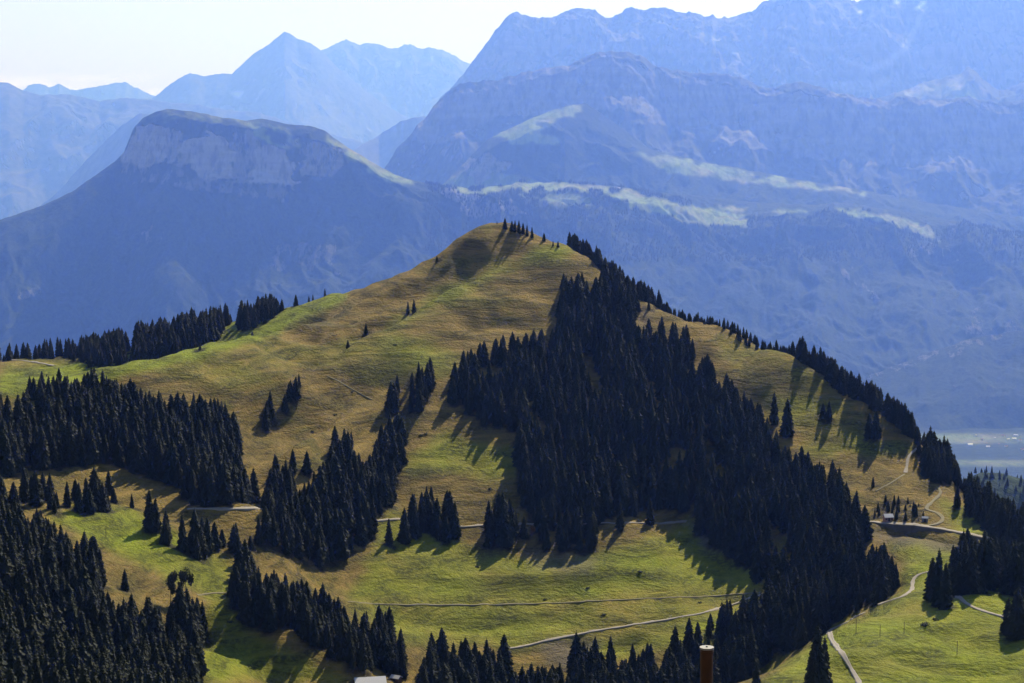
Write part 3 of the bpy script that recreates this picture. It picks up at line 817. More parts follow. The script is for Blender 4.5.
# L2b sunlit spur
mountain('alpine_spur', [(370, 225, 14000), (420, 203, 14200), (440, 188, 14400), (462, 165, 14500), (488, 139, 14500), (505, 131, 14500), (522, 123, 14500), (545, 113, 14600), (565, 107, 14700), (585, 103, 14900), (600, 113, 14900), (625, 131, 14900), (650, 149, 14800), (680, 157, 14700), (720, 165, 14700), (760, 172, 14700), (800, 180, 14700), (860, 190, 14700), (940, 205, 14700), (1180, 240, 14700)],
    [(370, [(0, 0), (150, 60), (600, 450), (1600, 900)]), (500, [(0, 0), (260, 100), (700, 560), (1600, 1000)]), (585, [(0, 0), (200, 160), (700, 560), (1600, 1000)]), (650, [(0, 0), (150, 50), (500, 200), (1600, 700)]), (800, [(0, 0), (250, 60), (500, 160), (1600, 600)]), (1180, [(0, 0), (250, 60), (500, 160), (1600, 600)])],
    M_mtn, meadow=[(1.0, [(488, 136), (522, 120), (560, 106), (583, 102), (583, 112), (555, 122), (538, 130), (565, 146), (530, 143), (500, 142)]), (0.7, [(430, 192), (470, 165), (520, 175), (540, 190), (480, 195)]),
                   (0.95, [(635, 152), (690, 160), (760, 174), (800, 182), (870, 191), (868, 194), (800, 189), (740, 183), (690, 174), (650, 165)])],
    rock=[(0.6, [(455, 165), (485, 150), (510, 165), (480, 185)])], amp=40, lam=520, jag=5, rows=220, back=900, seed=6.6, auto_rock=(2.0, 3.0), wob=9, rad=1)

# L2 long rocky wall
L2 = [(370, 190, 16500), (390, 160, 16600), (398, 148, 16700), (410, 135, 16700), (420, 123, 16800), (432, 108, 16900), (445, 95, 17000), (460, 84, 17000), (480, 82, 17000), (500, 80, 17000), (520, 74, 17000), (545, 68, 17000), (570, 66, 17000), (585, 58, 17000), (600, 52, 17000),
      (625, 52, 17000), (640, 56, 17000), (655, 66, 17000), (670, 70, 17000), (700, 74, 17000), (725, 74, 17000), (745, 79, 17000), (760, 87, 17000), (775, 88, 17000), (790, 84, 17000), (800, 81, 17000), (815, 87, 17000), (835, 92, 17000), (860, 98, 17000), (885, 101, 17000),
      (905, 96, 17000), (920, 101, 17000), (945, 100, 17000), (970, 97, 17000), (1000, 103, 17000), (1024, 100, 17000), (1180, 92, 17000)]
mountain('rocky_ridge', L2, [(370, [(0, 0), (100, 80), (400, 420), (1200, 1100), (2300, 1700)]), (460, [(0, 0), (120, 70), (420, 400), (1200, 950), (2400, 1700)]), (620, [(0, 0), (160, 90), (420, 420), (1200, 900), (2400, 1600)]), (1180, [(0, 0), (160, 90), (460, 420), (1200, 850), (2400, 1500)])],
    M_crag, rock=[(0.75, [(400, 130), (460, 86), (600, 55), (760, 90), (1024, 104), (1024, 175), (860, 165), (700, 140), (620, 110), (500, 118), (430, 150)])],
    meadow=[(0.7, [(655, 68), (700, 78), (680, 84)]), (0.5, [(655, 105), (680, 100), (725, 140), (715, 142)])], amp=115, lam=950, jag=14, jlam=150, rows=260, back=1500, seed=9.2, auto_rock=(1.1, 1.8))

# small peak in front of the massif
mountain('small_peak', [(850, 110, 20000), (880, 98, 20000), (905, 91, 20000), (925, 82, 20000), (945, 78, 20000), (960, 75, 20000), (968, 66, 20000), (975, 72, 20000), (985, 82, 20000), (1000, 92, 20000), (1010, 88, 20000), (1024, 82, 20000), (1180, 70, 20000)],
    [(850, [(0, 0), (400, 200), (1500, 900)]), (1180, [(0, 0), (400, 200), (1500, 900)])], M_crag, meadow=[(1.0, [(890, 98), (930, 80), (962, 76), (985, 92), (985, 100), (930, 100)])], rock=[], amp=60, lam=500, jag=14, jlam=160, rows=90, seed=12.2, auto_rock=(1.1, 1.8))

# L3 the high massif top right
L3 = [(400, 150, 23500), (440, 100, 23800), (458, 82, 24000), (472, 62, 24000), (484, 46, 24000), (497, 30, 24000), (508, 17, 24000), (519, 13, 24000), (530, 19, 24000), (545, 19, 24000), (560, 15, 24000), (570, 11, 24000), (582, 9, 24000), (595, 12, 24000), (607, 17, 24000), (620, 14, 24000),
      (632, 10, 24000), (645, 11, 24000), (656, 8, 24000), (668, 10, 24000), (678, 14, 24000), (691, 14, 24000), (717, 18, 24000), (741, 17, 24000), (755, 10, 24000), (768, 1, 24000), (780, -6, 24000), (800, -10, 24000), (830, -4, 24000), (841, 2, 24000), (862, 2, 24000), (872, -10, 24000),
      (890, -8, 24000), (920, -16, 24000), (960, -40, 24000), (1024, -60, 24000), (1180, -80, 24000)]
mountain('high_massif', L3, [(400, [(0, 0), (200, 160), (900, 800), (3500, 2000)]), (560, [(0, 0), (300, 200), (1000, 800), (3500, 2100)]), (700, [(0, 0), (300, 180), (1200, 750), (3500, 2000)]), (860, [(0, 0), (500, 260), (1500, 950), (4000, 2400)]), (1024, [(0, 0), (300, 420), (1300, 1700), (4000, 3000)]), (1180, [(0, 0), (300, 420), (1300, 1700), (4000, 3000)])],
    M_crag, rock=[(0.55, [(440, 100), (520, 14), (760, 10), (1024, -60), (1024, 100), (800, 100), (700, 60), (560, 50), (480, 90)])],
    snow=[(1.0, [(893, 0), (901, 0), (900, 4), (894, 4)]), (1.0, [(914, 9), (922, 0), (926, 1), (920, 9)]), (0.8, [(858, 11), (863, 11), (862, 15), (858, 15)]), (0.7, [(618, 30), (624, 29), (624, 33), (619, 33)]), (0.5, [(868, 24), (872, 24), (872, 27), (868, 27)]), (0.5, [(862, 34), (868, 34), (866, 37)]), (0.3, [(838, 56), (850, 60), (870, 66), (886, 60), (905, 42), (924, 4), (928, 6), (910, 46), (890, 66), (872, 71), (850, 65)]), (0.28, [(826, 84), (850, 80), (868, 84), (890, 76), (894, 82), (870, 92), (845, 92)]), (0.2, [(690, 30), (715, 34), (740, 50), (752, 66), (735, 56), (710, 42)]), (0.2, [(545, 52), (560, 58), (572, 70), (556, 66)]), (0.2, [(770, 30), (800, 40), (835, 48), (832, 52), (798, 46)])],
    amp=260, lam=1500, jag=26, jlam=300, rows=230, back=2000, seed=15.5, auto_rock=(1.0, 1.6))

# left far ranges
mountain('far_range', [(-150, 250, 24000), (0, 242, 24000), (40, 207, 24000), (60, 190, 24000), (90, 157, 24000), (120, 127, 24000), (140, 114, 24000), (180, 118, 24000), (260, 140, 24000), (340, 158, 24000), (380, 135, 25000), (400, 121, 25000), (425, 116, 25000), (460, 130, 25000), (520, 160, 25000)],
    [(-150, [(0, 0), (900, 600), (3000, 1800)]), (520, [(0, 0), (900, 700), (3000, 1900)])], M_far, amp=80, lam=900, jag=14, jlam=400, step=2.5, rows=90, seed=18.1)
mountain('far_range', [(-150, 75, 30000), (0, 83, 30000), (8, 82, 30000), (22, 90, 30000), (40, 94, 30000), (70, 94, 30000), (90, 98, 30000), (100, 101, 30000), (125, 98, 30000), (160, 101, 30000), (200, 106, 30000), (260, 112, 30000), (420, 160, 30000)],
    [(-150, [(0, 0), (900, 500), (4000, 2600)]), (420, [(0, 0), (900, 600), (4000, 2600)])], M_far, amp=150, lam=1300, jag=22, jlam=500, step=2.5, rows=120, seed=21.4)
mountain('pointed_peak', [(90, 140, 36000), (140, 108, 36000), (158, 95, 36000), (170, 85, 36000), (190, 72, 36000), (205, 77, 36000), (218, 74, 36000), (232, 75, 36000), (245, 62, 36000), (255, 53, 36000), (262, 50, 36000), (272, 41, 36000), (284, 32, 36000), (297, 38, 36000), (310, 44, 36000), (323, 53, 36000),
    (340, 70, 36000), (370, 95, 36000), (400, 115, 36000), (440, 132, 36000), (500, 150, 36000)], [(90, [(0, 0), (1200, 900), (5000, 3200)]), (500, [(0, 0), (1200, 900), (5000, 3200)])], M_far, snow=[(0.5, [(230, 92), (245, 91), (240, 98)])], amp=140, lam=1500, jag=22, jlam=500, step=2.0, rows=140, seed=25.0)
mountain('far_range', [(290, 75, 40000), (323, 51, 40000), (335, 46, 40000), (346, 41, 40000), (360, 45, 40000), (375, 44, 40000), (385, 49, 40000), (395, 50, 40000), (410, 45, 40000), (420, 49, 40000), (435, 49, 40000), (450, 55, 40000), (465, 63, 40000), (480, 72, 40000), (520, 95, 40000)],
    [(290, [(0, 0), (1200, 900), (5000, 3000)]), (520, [(0, 0), (1200, 900), (5000, 3000)])], M_far, snow=[(0.6, [(395, 62), (402, 60), (401, 66), (396, 68)]), (0.5, [(430, 56), (434, 56), (434, 62), (431, 62)])], amp=200, lam=1300, jag=40, jlam=420, step=2.0, rows=120, seed=29.0)
mountain('far_range', [(10, 100, 43000), (28, 87, 43000), (40, 83, 43000), (50, 88, 43000), (58, 84, 43000), (70, 91, 43000), (90, 89, 43000), (105, 86, 43000), (125, 83, 43000), (140, 90, 43000), (155, 97, 43000), (190, 110, 43000)],
    [(10, [(0, 0), (1200, 900), (4000, 2400)]), (190, [(0, 0), (1200, 900), (4000, 2400)])], M_far, amp=140, lam=1300, jag=40, jlam=500, step=2.0, rows=70, seed=33.0)

# wooded knoll between the hill and the valley on the right edge
KN = [(895, 530, 2500), (925, 505, 2550), (945, 492, 2600), (960, 481, 2600), (980, 474, 2600), (1000, 474, 2600), (1024, 480, 2600), (1060, 490, 2600), (1180, 520, 2600)]
knoll = mountain('wooded_knoll', KN, [(895, [(0, 0), (60, 12), (200, 90), (1600, 1150)]), (1180, [(0, 0), (60, 12), (200, 90), (1600, 1150)])], M_mtn, meadow=[(1.0, [(905, 500), (925, 492), (952, 490), (950, 505), (930, 515), (905, 515)])], amp=8, lam=160, jag=2, rows=70, step=3, back=900, seed=2.2, auto_rock=(3, 4), far=1.0)

# ------------------------------------------------------------------ trees
M_needle, nt, n_, l_, p_ = new_mat('spruce_needles')
_f = scaled_noise(nt, (1, 1, 1), 0.35, 3)
_oi = nt.nodes.new('ShaderNodeObjectInfo')
_c = mixc(nt, _f, (0.006, 0.013, 0.005), (0.015, 0.026, 0.007))
_c = mixc(nt, mathn(nt, 'MULTIPLY', _oi.outputs['Random'], 0.8), _c, (0.028, 0.030, 0.010))
l_.new(_c, p_.inputs['Base Color']); p_.inputs['Roughness'].default_value = 0.75; p_.inputs['Specular IOR Level'].default_value = 0.2
_tr = nt.nodes.new('ShaderNodeBsdfTranslucent'); l_.new(mixc(nt, 0.5, _c, (0.10, 0.13, 0.03)), _tr.inputs['Color'])
_mx = nt.nodes.new('ShaderNodeMixShader'); _mx.inputs[0].default_value = 0.22
l_.new(p_.outputs[0], _mx.inputs[1]); l_.new(_tr.outputs[0], _mx.inputs[2]); l_.new(_mx.outputs[0], nt.nodes['Material Output'].inputs['Surface'])
M_bark = plain('bark', (0.085, 0.065, 0.050), 0.95)
M_leaf = plain('broad_leaves', (0.030, 0.040, 0.010), 0.8, var=0.4)
M_rust = plain('autumn_leaves', (0.16, 0.075, 0.025), 0.8, var=0.4)

def spruce_mesh(seed, slim):
    """unit spruce (height 1): tiers of drooping, ragged boughs"""
    r = random.Random(seed)
    V, F = [], []
    tiers = 26
    wmax = 0.172 * slim
    for t in range(tiers):
        f = t / (tiers - 1)
        z = 0.07 + 0.90 * f ** 0.95
        rad = wmax * min(1.0, 1.08 * (1 - f) ** 0.58) + 0.004
        if f < 0.12: rad *= 0.72 + 2.2 * f
        nb = int(10 * (1 - f) ** 0.6) + 4
        off = r.uniform(0, 6.28)
        for b in range(nb):
            if r.random() < 0.10: continue
            a = off + b * 2 * math.pi / nb + r.uniform(-.25, .25)
            L = rad * r.uniform(0.62, 1.22)
            dr = L * r.uniform(0.35, 0.75)
            wd = L * r.uniform(0.30, 0.46) + 0.004
            ca, sa = math.cos(a), math.sin(a)
            def P(s, w, dz): return (ca * s - sa * w, sa * s + ca * w, z + dz)
            k = len(V)
            up = L * 0.10
            V += [P(0.0, 0, 0.012), P(L * .45, wd, -dr * .42), P(L * .5, 0, up - dr * .2), P(L * .45, -wd, -dr * .42), P(L * .85, wd * .62, -dr * .95), P(L * .8, -wd * .62, -dr * .9), P(L, 0, -dr * .75)]
            F += [(k, k + 1, k + 2), (k, k + 2, k + 3), (k + 1, k + 4, k + 2), (k + 2, k + 4, k + 6), (k + 2, k + 6, k + 5), (k + 2, k + 5, k + 3)]
            # hanging fringe
            k = len(V); h = 0.018 + 0.25 * dr
            V += [P(L * .3, wd * .7, -dr * .3), P(L * .8, wd * .3, -dr * .7), P(L * .65, wd * .6, -dr * .7 - h), P(L * .3, -wd * .7, -dr * .3), P(L * .8, -wd * .3, -dr * .7), P(L * .6, -wd * .6, -dr * .7 - h)]
            F += [(k, k + 1, k + 2), (k + 3, k + 5, k + 4)]
    # leader
    k = len(V)
    for j in range(3):
        a = j * 2.09; V.append((0.006 * math.cos(a), 0.006 * math.sin(a), 0.93))
    V.append((0, 0, 1.0)); F += [(k, k + 1, k + 3), (k + 1, k + 2, k + 3), (k + 2, k, k + 3)]
    # dark inner core of twigs so that the crown is not see-through
    k = len(V); ns = 7; zs = [0.07, 0.2, 0.45, 0.7, 0.92]
    for zz in zs:
        rr = wmax * 0.42 * (1 - (zz - .05)) ** 0.9
        for j in range(ns):
            a = j * 2 * math.pi / ns; q = rr * r.uniform(0.8, 1.2)
            V.append((q * math.cos(a), q * math.sin(a), zz))
    for i in range(len(zs) - 1):
        for j in range(ns):
            F.append((k + i * ns + j, k + i * ns + (j + 1) % ns, k + (i + 1) * ns + (j + 1) % ns, k + (i + 1) * ns + j))
    me = raw_mesh('spruce_crown', V, F); me.materials.append(M_needle)
    return me

def cone(name, r0, r1, z0, z1, n=8, mat=None, cx=0, cy=0):
    V = []
    for j in range(n):
        a = j * 2 * math.pi / n; V.append((cx + r0 * math.cos(a), cy + r0 * math.sin(a), z0))
    for j in range(n):
        a = j * 2 * math.pi / n; V.append((cx + r1 * math.cos(a), cy + r1 * math.sin(a), z1))
    F = [(j, (j + 1) % n, n + (j + 1) % n, n + j) for j in range(n)] + [tuple(range(n - 1, -1, -1)), tuple(range(n, 2 * n))]
    me = raw_mesh(name, V, F)
    if mat: me.materials.append(mat)
    return me

NV = 6
crowns = [spruce_mesh(100 + i, [0.95, 1.1, 1.25, 0.85, 1.05, 1.4][i]) for i in range(NV)]
trunk_me = cone('spruce_trunk', 0.012, 0.003, -0.04, 0.9, 7, M_bark)

# visible share of every tree: painter's pass, far to near
T = trees
order = sorted(range(len(T)), key=lambda i: -T[i][1])
buf = np.full((683 * 2, 1024 * 2), -1, np.int32)
for i in order:
    x, y, z, h = T[i][:4]
    px, py = project(x, y, z); hp = pxh(h, y)
    px2, py2, hp2 = px * 2, py * 2, hp * 2
    y0 = int(py2 - hp2); y1 = int(py2)
    for r_ in range(max(0, y0), min(1366, y1)):
        w = 0.13 * (r_ - y0)
        a0 = int(max(0, px2 - w)); a1 = int(min(2047, px2 + w))
        if a1 > a0: buf[r_, a0:a1 + 1] = i
cnt = np.bincount(buf[buf >= 0], minlength=len(T))
# the ground hides what lies behind the near knoll
for i in range(len(T)):
    if not visible(np.array([T[i][0]]), np.array([T[i][1]]), np.array([T[i][2] + T[i][3] * 0.7]))[0]:
        cnt[i] = 0
score = cnt + np.array([1000 * (T[i][5] is not None) for i in range(len(T))])
chosen = list(np.argsort(-score)[:296])
chosen_set = set(int(i) for i in chosen)
print('TREES', len(T), 'chosen min px', cnt[chosen[-1]] / 4)

ZONE_TXT = {
    'great': ('dark green spruce in the great forest on the right half of the hill', 'spruces of the great forest'),
    'roadside': ('spruce in the block below the great forest crossed by the hillside path', 'spruces of the block on the hillside path'),
    'upper_left': ('dark spruce in the dense forest under the left skyline meadow', 'spruces of the upper left forest'),
    'left_row': ('spruce in the loose row between clearing and meadow on the left', 'spruces between clearing and meadow'),
    'middle': ('spruce in the wood left of centre above the lower meadow', 'spruces of the wood left of centre'),
    'lower_middle': ('spruce in the narrow wood right of the lower left meadow strip', 'spruces of the narrow lower wood'),
    'pocket': ('spruce in the small pocket on the bald slope left of the great forest', 'spruces of the small pockets'),
    'gully': ('spruce in the shady gully on the left flank of the hill', 'spruces of the gully'),
    'path_clump': ('spruce in the clumps on the hillside path left of the great forest', 'spruces of the path clumps'),
    'bottom': ('spruce in the wood along the bottom edge around the rusty chimney', 'spruces of the bottom wood'),
    'lower_left': ('nearly black spruce in the big forest filling the lower left corner', 'spruces of the lower left forest'),
    'east_edge': ('spruce in the strip along the right edge above the road', 'spruces of the right edge strip'),
    'east_clump': ('spruce in the near clump at the right between road and gravel path', 'spruces of the near right clump'),
    'shrubs': ('low dark bush on the bank above the road at the right', 'bushes on the bank above the road'),
    'back_ridge': ('spruce on the farther ridge behind the left skyline meadow', 'spruces of the farther ridge'),
    'skyline': ('spruce in the tree line running down the right skyline', 'spruces of the right skyline'),
    'summit': ('small spruce in the short row on the skyline right of the summit', 'spruces by the summit'),
    'solo': ('spruce standing at the open edge of a wood', 'spruces at wood edges'),
}
# where in its wood a tree stands: thirds of the wood as seen, and the tallest of each such patch
zb = {}
TP = [project(t[0], t[1], t[2] + t[3] * .5) for t in T]
for i, t in enumerate(T):
    zb.setdefault(t[4], []).append(i)
part_of = {}; tallest = {}
for zn, ids in zb.items():
    xs_ = np.array([TP[i][0] for i in ids]); ys_ = np.array([TP[i][1] for i in ids])
    inf = (xs_ > 0) & (xs_ < 1024) & (ys_ < 683)
    if inf.sum() < 3: inf[:] = True
    xa, xb = xs_[inf].min(), xs_[inf].max() + .1; ya, yb = ys_[inf].min(), ys_[inf].max() + .1
    wide = xb - xa > 2.5 * (yb - ya) or zn in ('skyline',)
    for i, x_, y_ in zip(ids, xs_, ys_):
        c_ = int(np.clip((x_ - xa) / (xb - xa) * 5, 0, 4)); r__ = 1 if wide else int(np.clip((y_ - ya) / (yb - ya) * 4, 0, 3))
        part_of[i] = (c_, -1 if wide else r__)
        k_ = (zn, part_of[i])
        if k_ not in tallest or T[i][3] > T[tallest[k_]][3]: tallest[k_] = i
COLS = ['left edge', 'left part', 'middle', 'right part', 'right edge']
ROWS = ['top', 'upper half', 'lower half', 'foot']
NOUN = {'great': 'great forest', 'roadside': 'block crossed by the hillside path', 'upper_left': 'dense forest under the left skyline', 'left_row': 'loose row on the left meadow', 'middle': 'wood left of centre',
        'lower_middle': 'narrow wood beside the left meadow', 'pocket': 'small pocket on the bald slope', 'gully': 'shady gully', 'path_clump': 'clumps on the hillside path', 'bottom': 'wood around the rusty chimney',
        'lower_left': 'black lower left forest', 'east_edge': 'strip above the right road', 'east_clump': 'near right clump', 'back_ridge': 'wood on the farther left ridge', 'skyline': 'right skyline tree line', 'summit': 'short row by the summit', 'solo': 'wood edges', 'shrubs': 'bank above the right road'}
def wood_label(i):
    zn = T[i][4]; c_, r__ = part_of[i]
    if zn == 'solo' : return ZONE_TXT[zn][0]
    adj = 'tallest spruce' if tallest[(zn, part_of[i])] == i else 'dark spruce'
    if zn == 'shrubs': adj = 'low dark bushy spruce'
    pl = COLS[c_] + ('' if r__ < 0 else ', ' + ROWS[r__] + ',')
    return ('%s in the %s of the %s' % (adj, pl, NOUN[zn])).replace(', of', ' of').replace('in the left edge', 'at the left edge').replace('in the right edge', 'at the right edge')
variant_used = {}
for i in chosen:
    i = int(i)
    x, y, z, h, zone, lab = T[int(i)]
    v = random.randrange(NV)
    e = empty('spruce_tree', (x, y, z - 0.25), random.uniform(0, 6.28))
    e.scale = (h, h, h)
    c = bpy.data.objects.new('crown', crowns[v]); c.parent = e; C.objects.link(c)
    tr = bpy.data.objects.new('trunk', trunk_me); tr.parent = e; C.objects.link(tr)
    variant_used.setdefault(v, c)
    txt, grp = ZONE_TXT[zone]
    if lab: tag(e, lab, 'tree', grp if zone != 'solo' else None)
    else: tag(e, wood_label(i), 'tree', grp)

# all other spruces: one object, instanced on points
rest = [T[i] for i in range(len(T)) if i not in chosen_set]
# wooded knoll and wood edges on the middle distance mountains
kn_me = knoll.data
kv = np.empty(len(kn_me.vertices) * 3, np.float32); kn_me.vertices.foreach_get('co', kv); kv = kv.reshape(-1, 3)
kp = kv[:, :2]
rk_ = RNG.choice(len(kv), 2600, replace=False)
for i in rk_:
    x, y, z = kv[i]
    px, py = project(x, y, z)
    if px < 880 or px > 1080 or inside(np.array([px]), np.array([py]), [(905, 500), (925, 490), (948, 490), (946, 505), (930, 515), (905, 515)])[0]: continue
    rest.append([float(x) + RNG.uniform(-5, 5), float(y) + RNG.uniform(-4, 4), float(z), 10 * RNG.uniform(.6, 1.2), 'knoll', None])
l1_me = l1.data
lv = np.empty(len(l1_me.vertices) * 3, np.float32); l1_me.vertices.foreach_get('co', lv); lv = lv.reshape(-1, 3)
lm_ = np.empty(len(l1_me.vertices), np.float32); l1_me.attributes['meadow'].data.foreach_get('value', lm_)
lpx, lpy = project(lv[:, 0], lv[:, 1], lv[:, 2])
cand = np.where((lpx > 425) & (lpx < 1040) & (lpy < 262) & (lm_ < 0.22) & (lv[:, 1] < 20600))[0]
for i in RNG.choice(cand, min(6500, len(cand)), replace=False):
    rest.append([float(lv[i, 0]) + RNG.uniform(-12, 12), float(lv[i, 1]) + RNG.uniform(-12, 12), float(lv[i, 2]) - 2, 34 * RNG.uniform(.6, 1.2), 'alp', None])
pts = np.array([[t[0], t[1], t[2] - 0.3] for t in rest], np.float32)
hs = np.array([t[3] for t in rest], np.float32)
fm = bpy.data.meshes.new('spruce_forest')
fm.vertices.add(len(pts)); fm.vertices.foreach_set('co', pts.ravel())
a_ = fm.attributes.new('h', 'FLOAT', 'POINT'); a_.data.foreach_set('value', hs)
a_ = fm.attributes.new('rz', 'FLOAT', 'POINT'); a_.data.foreach_set('value', RNG.uniform(0, 6.28, len(pts)).astype(np.float32))
a_ = fm.attributes.new('pick', 'INT', 'POINT'); a_.data.foreach_set('value', RNG.integers(0, NV, len(pts)).astype(np.int32))
fm.materials.append(M_needle)
forest = bpy.data.objects.new('spruce_forest', fm); C.objects.link(forest)
tag(forest, 'dense dark spruce forest covering the flanks of the hill', 'forest', None, 'stuff')
ng = bpy.data.node_groups.new('plant_spruces', 'GeometryNodeTree')
ng.interface.new_socket('Geometry', in_out='INPUT', socket_type='NodeSocketGeometry')
ng.interface.new_socket('Geometry', in_out='OUTPUT', socket_type='NodeSocketGeometry')
gi = ng.nodes.new('NodeGroupInput'); go = ng.nodes.new('NodeGroupOutput')
inst = ng.nodes.new('GeometryNodeInstanceOnPoints'); inst.inputs['Pick Instance'].default_value = True
g2i = ng.nodes.new('GeometryNodeGeometryToInstance')
for v in reversed(range(NV)):
    oi = ng.nodes.new('GeometryNodeObjectInfo'); oi.inputs['Object'].default_value = variant_used[v]; oi.inputs['As Instance'].default_value = True
    oi.transform_space = 'ORIGINAL'
    ng.links.new(oi.outputs['Geometry'], g2i.inputs[0])
def named(nm, dt):
    n = ng.nodes.new('GeometryNodeInputNamedAttribute'); n.data_type = dt; n.inputs['Name'].default_value = nm
    return n.outputs['Attribute']
ng.links.new(gi.outputs[0], inst.inputs['Points']); ng.links.new(g2i.outputs[0], inst.inputs['Instance'])
ng.links.new(named('pick', 'INT'), inst.inputs['Instance Index'])
cx_ = ng.nodes.new('ShaderNodeCombineXYZ'); ng.links.new(named('rz', 'FLOAT'), cx_.inputs['Z']); ng.links.new(cx_.outputs[0], inst.inputs['Rotation'])
cs = ng.nodes.new('ShaderNodeCombineXYZ'); hn = named('h', 'FLOAT')
for k_ in range(3): ng.links.new(hn, cs.inputs[k_])
ng.links.new(cs.outputs[0], inst.inputs['Scale'])
ng.links.new(inst.outputs[0], go.inputs[0])
md_ = forest.modifiers.new('plant', 'NODES'); md_.node_group = ng

# broadleaf trees and the rust coloured bush
def leafy_crown(seed, mat, n=1700, flat=0.9):
    r = random.Random(seed); V, F = [], []
    cl = [(r.uniform(-.16, .16), r.uniform(-.16, .16), r.uniform(.42, .84), r.uniform(.10, .17)) for _ in range(9)]
    for _ in range(n):
        cx, cy, cz, cr = r.choice(cl)
        d = Vector((r.gauss(0, 1), r.gauss(0, 1), r.gauss(0, 1))).normalized() * cr * r.uniform(.5, 1.25)
        p = Vector((cx, cy, cz)) + d
        s = r.uniform(.022, .042)
        u = Vector((r.gauss(0, 1), r.gauss(0, 1), r.gauss(0, .5))).normalized(); w = u.cross(d.normalized())
        k = len(V); V += [p - u * s, p + w * s * .8, p + u * s, p - w * s * .8]; F.append((k, k + 1, k + 2, k + 3))
    me = raw_mesh('leafy_crown', V, F); me.materials.append(mat)
    return me
lc = [leafy_crown(1, M_leaf), leafy_crown(2, M_leaf), leafy_crown(3, M_rust)]
lt = cone('leafy_trunk', 0.022, 0.008, -0.04, 0.6, 7, M_bark)
for (bx, by, h, v, nm, lab) in [
    (171, 606, 15, 0, 'broadleaf_tree', 'round topped broadleaf tree, left of two rising from the lower left forest edge'),
    (186, 603, 16, 1, 'broadleaf_tree', 'round topped broadleaf tree, right of two rising from the lower left forest edge'),
    (957, 590, 9, 2, 'autumn_bush', 'rust brown autumn tree within the near right spruce clump'),
    (215, 500, 6, 1, 'autumn_bush', 'pale green small tree above the bright road on the left'),
    (533, 538, 7, 2, 'autumn_bush', 'brownish thin bush below the hillside path beside the great forest')]:
    q = march(HG, bx, by, 400)
    e = empty(nm, (q[0], q[1], q[2] - .2), random.uniform(0, 6)); e.scale = (h * QS * 0.62, h * QS * 0.62, h * QS)
    c = bpy.data.objects.new('crown', lc[v]); c.parent = e; C.objects.link(c)
    tr = bpy.data.objects.new('trunk', lt); tr.parent = e; C.objects.link(tr)
    tag(e, lab, 'tree')

def shrub_mesh(seed):
    rr = random.Random(seed); V, F = [], []
    for _ in range(150):
        d = Vector((rr.gauss(0, 1), rr.gauss(0, 1), abs(rr.gauss(0, 1)))).normalized() * rr.uniform(.35, 1.0)
        p = Vector((d.x, d.y, d.z * .75)); sz = rr.uniform(.14, .26)
        u = Vector((rr.gauss(0, 1), rr.gauss(0, 1), rr.gauss(0, .5))).normalized(); w = u.cross(d.normalized())
        k = len(V); V += [p - u * sz, p + w * sz * .8, p + u * sz, p - w * sz * .8]; F.append((k, k + 1, k + 2, k + 3))
    me = raw_mesh('shrub', V, F); me.materials.append(M_leaf); return me
sh = [shrub_mesh(5), shrub_mesh(6)]
for k, (bx, by, sz, lab) in enumerate([
    (421, 436, 1.2, 'upper left one of two dark shrubs on the green patch left of the great forest'), (426, 434, 1.0, 'right one of two dark shrubs on the green patch left of the great forest'),
    (490, 489, 1.1, 'low dark shrub on the brown slope above the hillside path'), (477, 567, 0.9, 'small shrub on the meadow below the hillside path shadows'), (588, 588, 1.0, 'small shrub on the meadow just above the thin straight path'),
    (640, 572, 1.0, 'shrub alone on the lower meadow right of the long tree shadows'), (545, 600, 0.9, 'shrub beside the thin straight path across the lower meadow'), (925, 625, 1.3, 'low shrub on the bright green meadow left of the near right clump'),
    (935, 620, 1.1, 'low shrub at the foot of the near right clump of spruces'), (230, 622, 1.0, 'small shrub on the rounded lower left meadow strip'), (395, 345, 1.0, 'shrub on the bald slope below the bright rib'),
    (352, 392, 0.9, 'shrub beside the faint trail on the left flank'), (312, 432, 1.2, 'shrub on the brown spur above the middle wood'), (335, 415, 1.0, 'dark shrub high on the brown spur left of the small pocket of spruces'),
    (890, 446, 0.9, 'small shrub on the bright green shelf below the right skyline'), (840, 470, 1.1, 'shrub on the slope right of the great forest edge'), (604, 615, 1.1, 'shrub between the two paths on the lower meadow'), (700, 603, 1.0, 'shrub just below the right half of the thin straight path')]):
    q = march(HG, bx, by, 400)
    if q is None: continue
    o = bpy.data.objects.new('shrub', sh[k % 2]); o.location = (q[0], q[1], float(HG(q[0], q[1])) - .1); o.scale = (sz * 1.25, sz, sz); o.rotation_euler = (0, 0, k); C.objects.link(o)
    tag(o, lab, 'shrub')
for bx, by, h, lab in [(856, 634, 4.2, 'thin wooden pole on the green knoll nearest the winding footpath'), (880, 637, 3.6, 'thin wooden pole on the green knoll, second from the footpath'), (904, 634, 3.6, 'thin wooden pole on the green knoll midway between footpath and spruce clump'),
                       (957, 655, 4.0, 'thin wooden pole on the green knoll below the near spruce clump'), (106, 537, 3.4, 'thin pole on the lit meadow strip at the left')]:
    q = march(HG, bx, by, 400)
    o = put('wooden_pole', cone('wooden_pole', 0.09, 0.06, -0.4, h, 8, M_bark), None, None, (q[0], q[1], float(HG(q[0], q[1])))); tag(o, lab, 'pole')

# ------------------------------------------------------------------ paths and roads
M_gravel = plain('gravel', (0.30, 0.26, 0.21), 0.9, var=0.25, vs=0.6)
M_trail = plain('trodden_earth', (0.21, 0.18, 0.10), 0.95, var=0.3, vs=0.4)
M_wall = plain('stone_wall', (0.10, 0.085, 0.065), 0.9, var=0.4, vs=0.4)

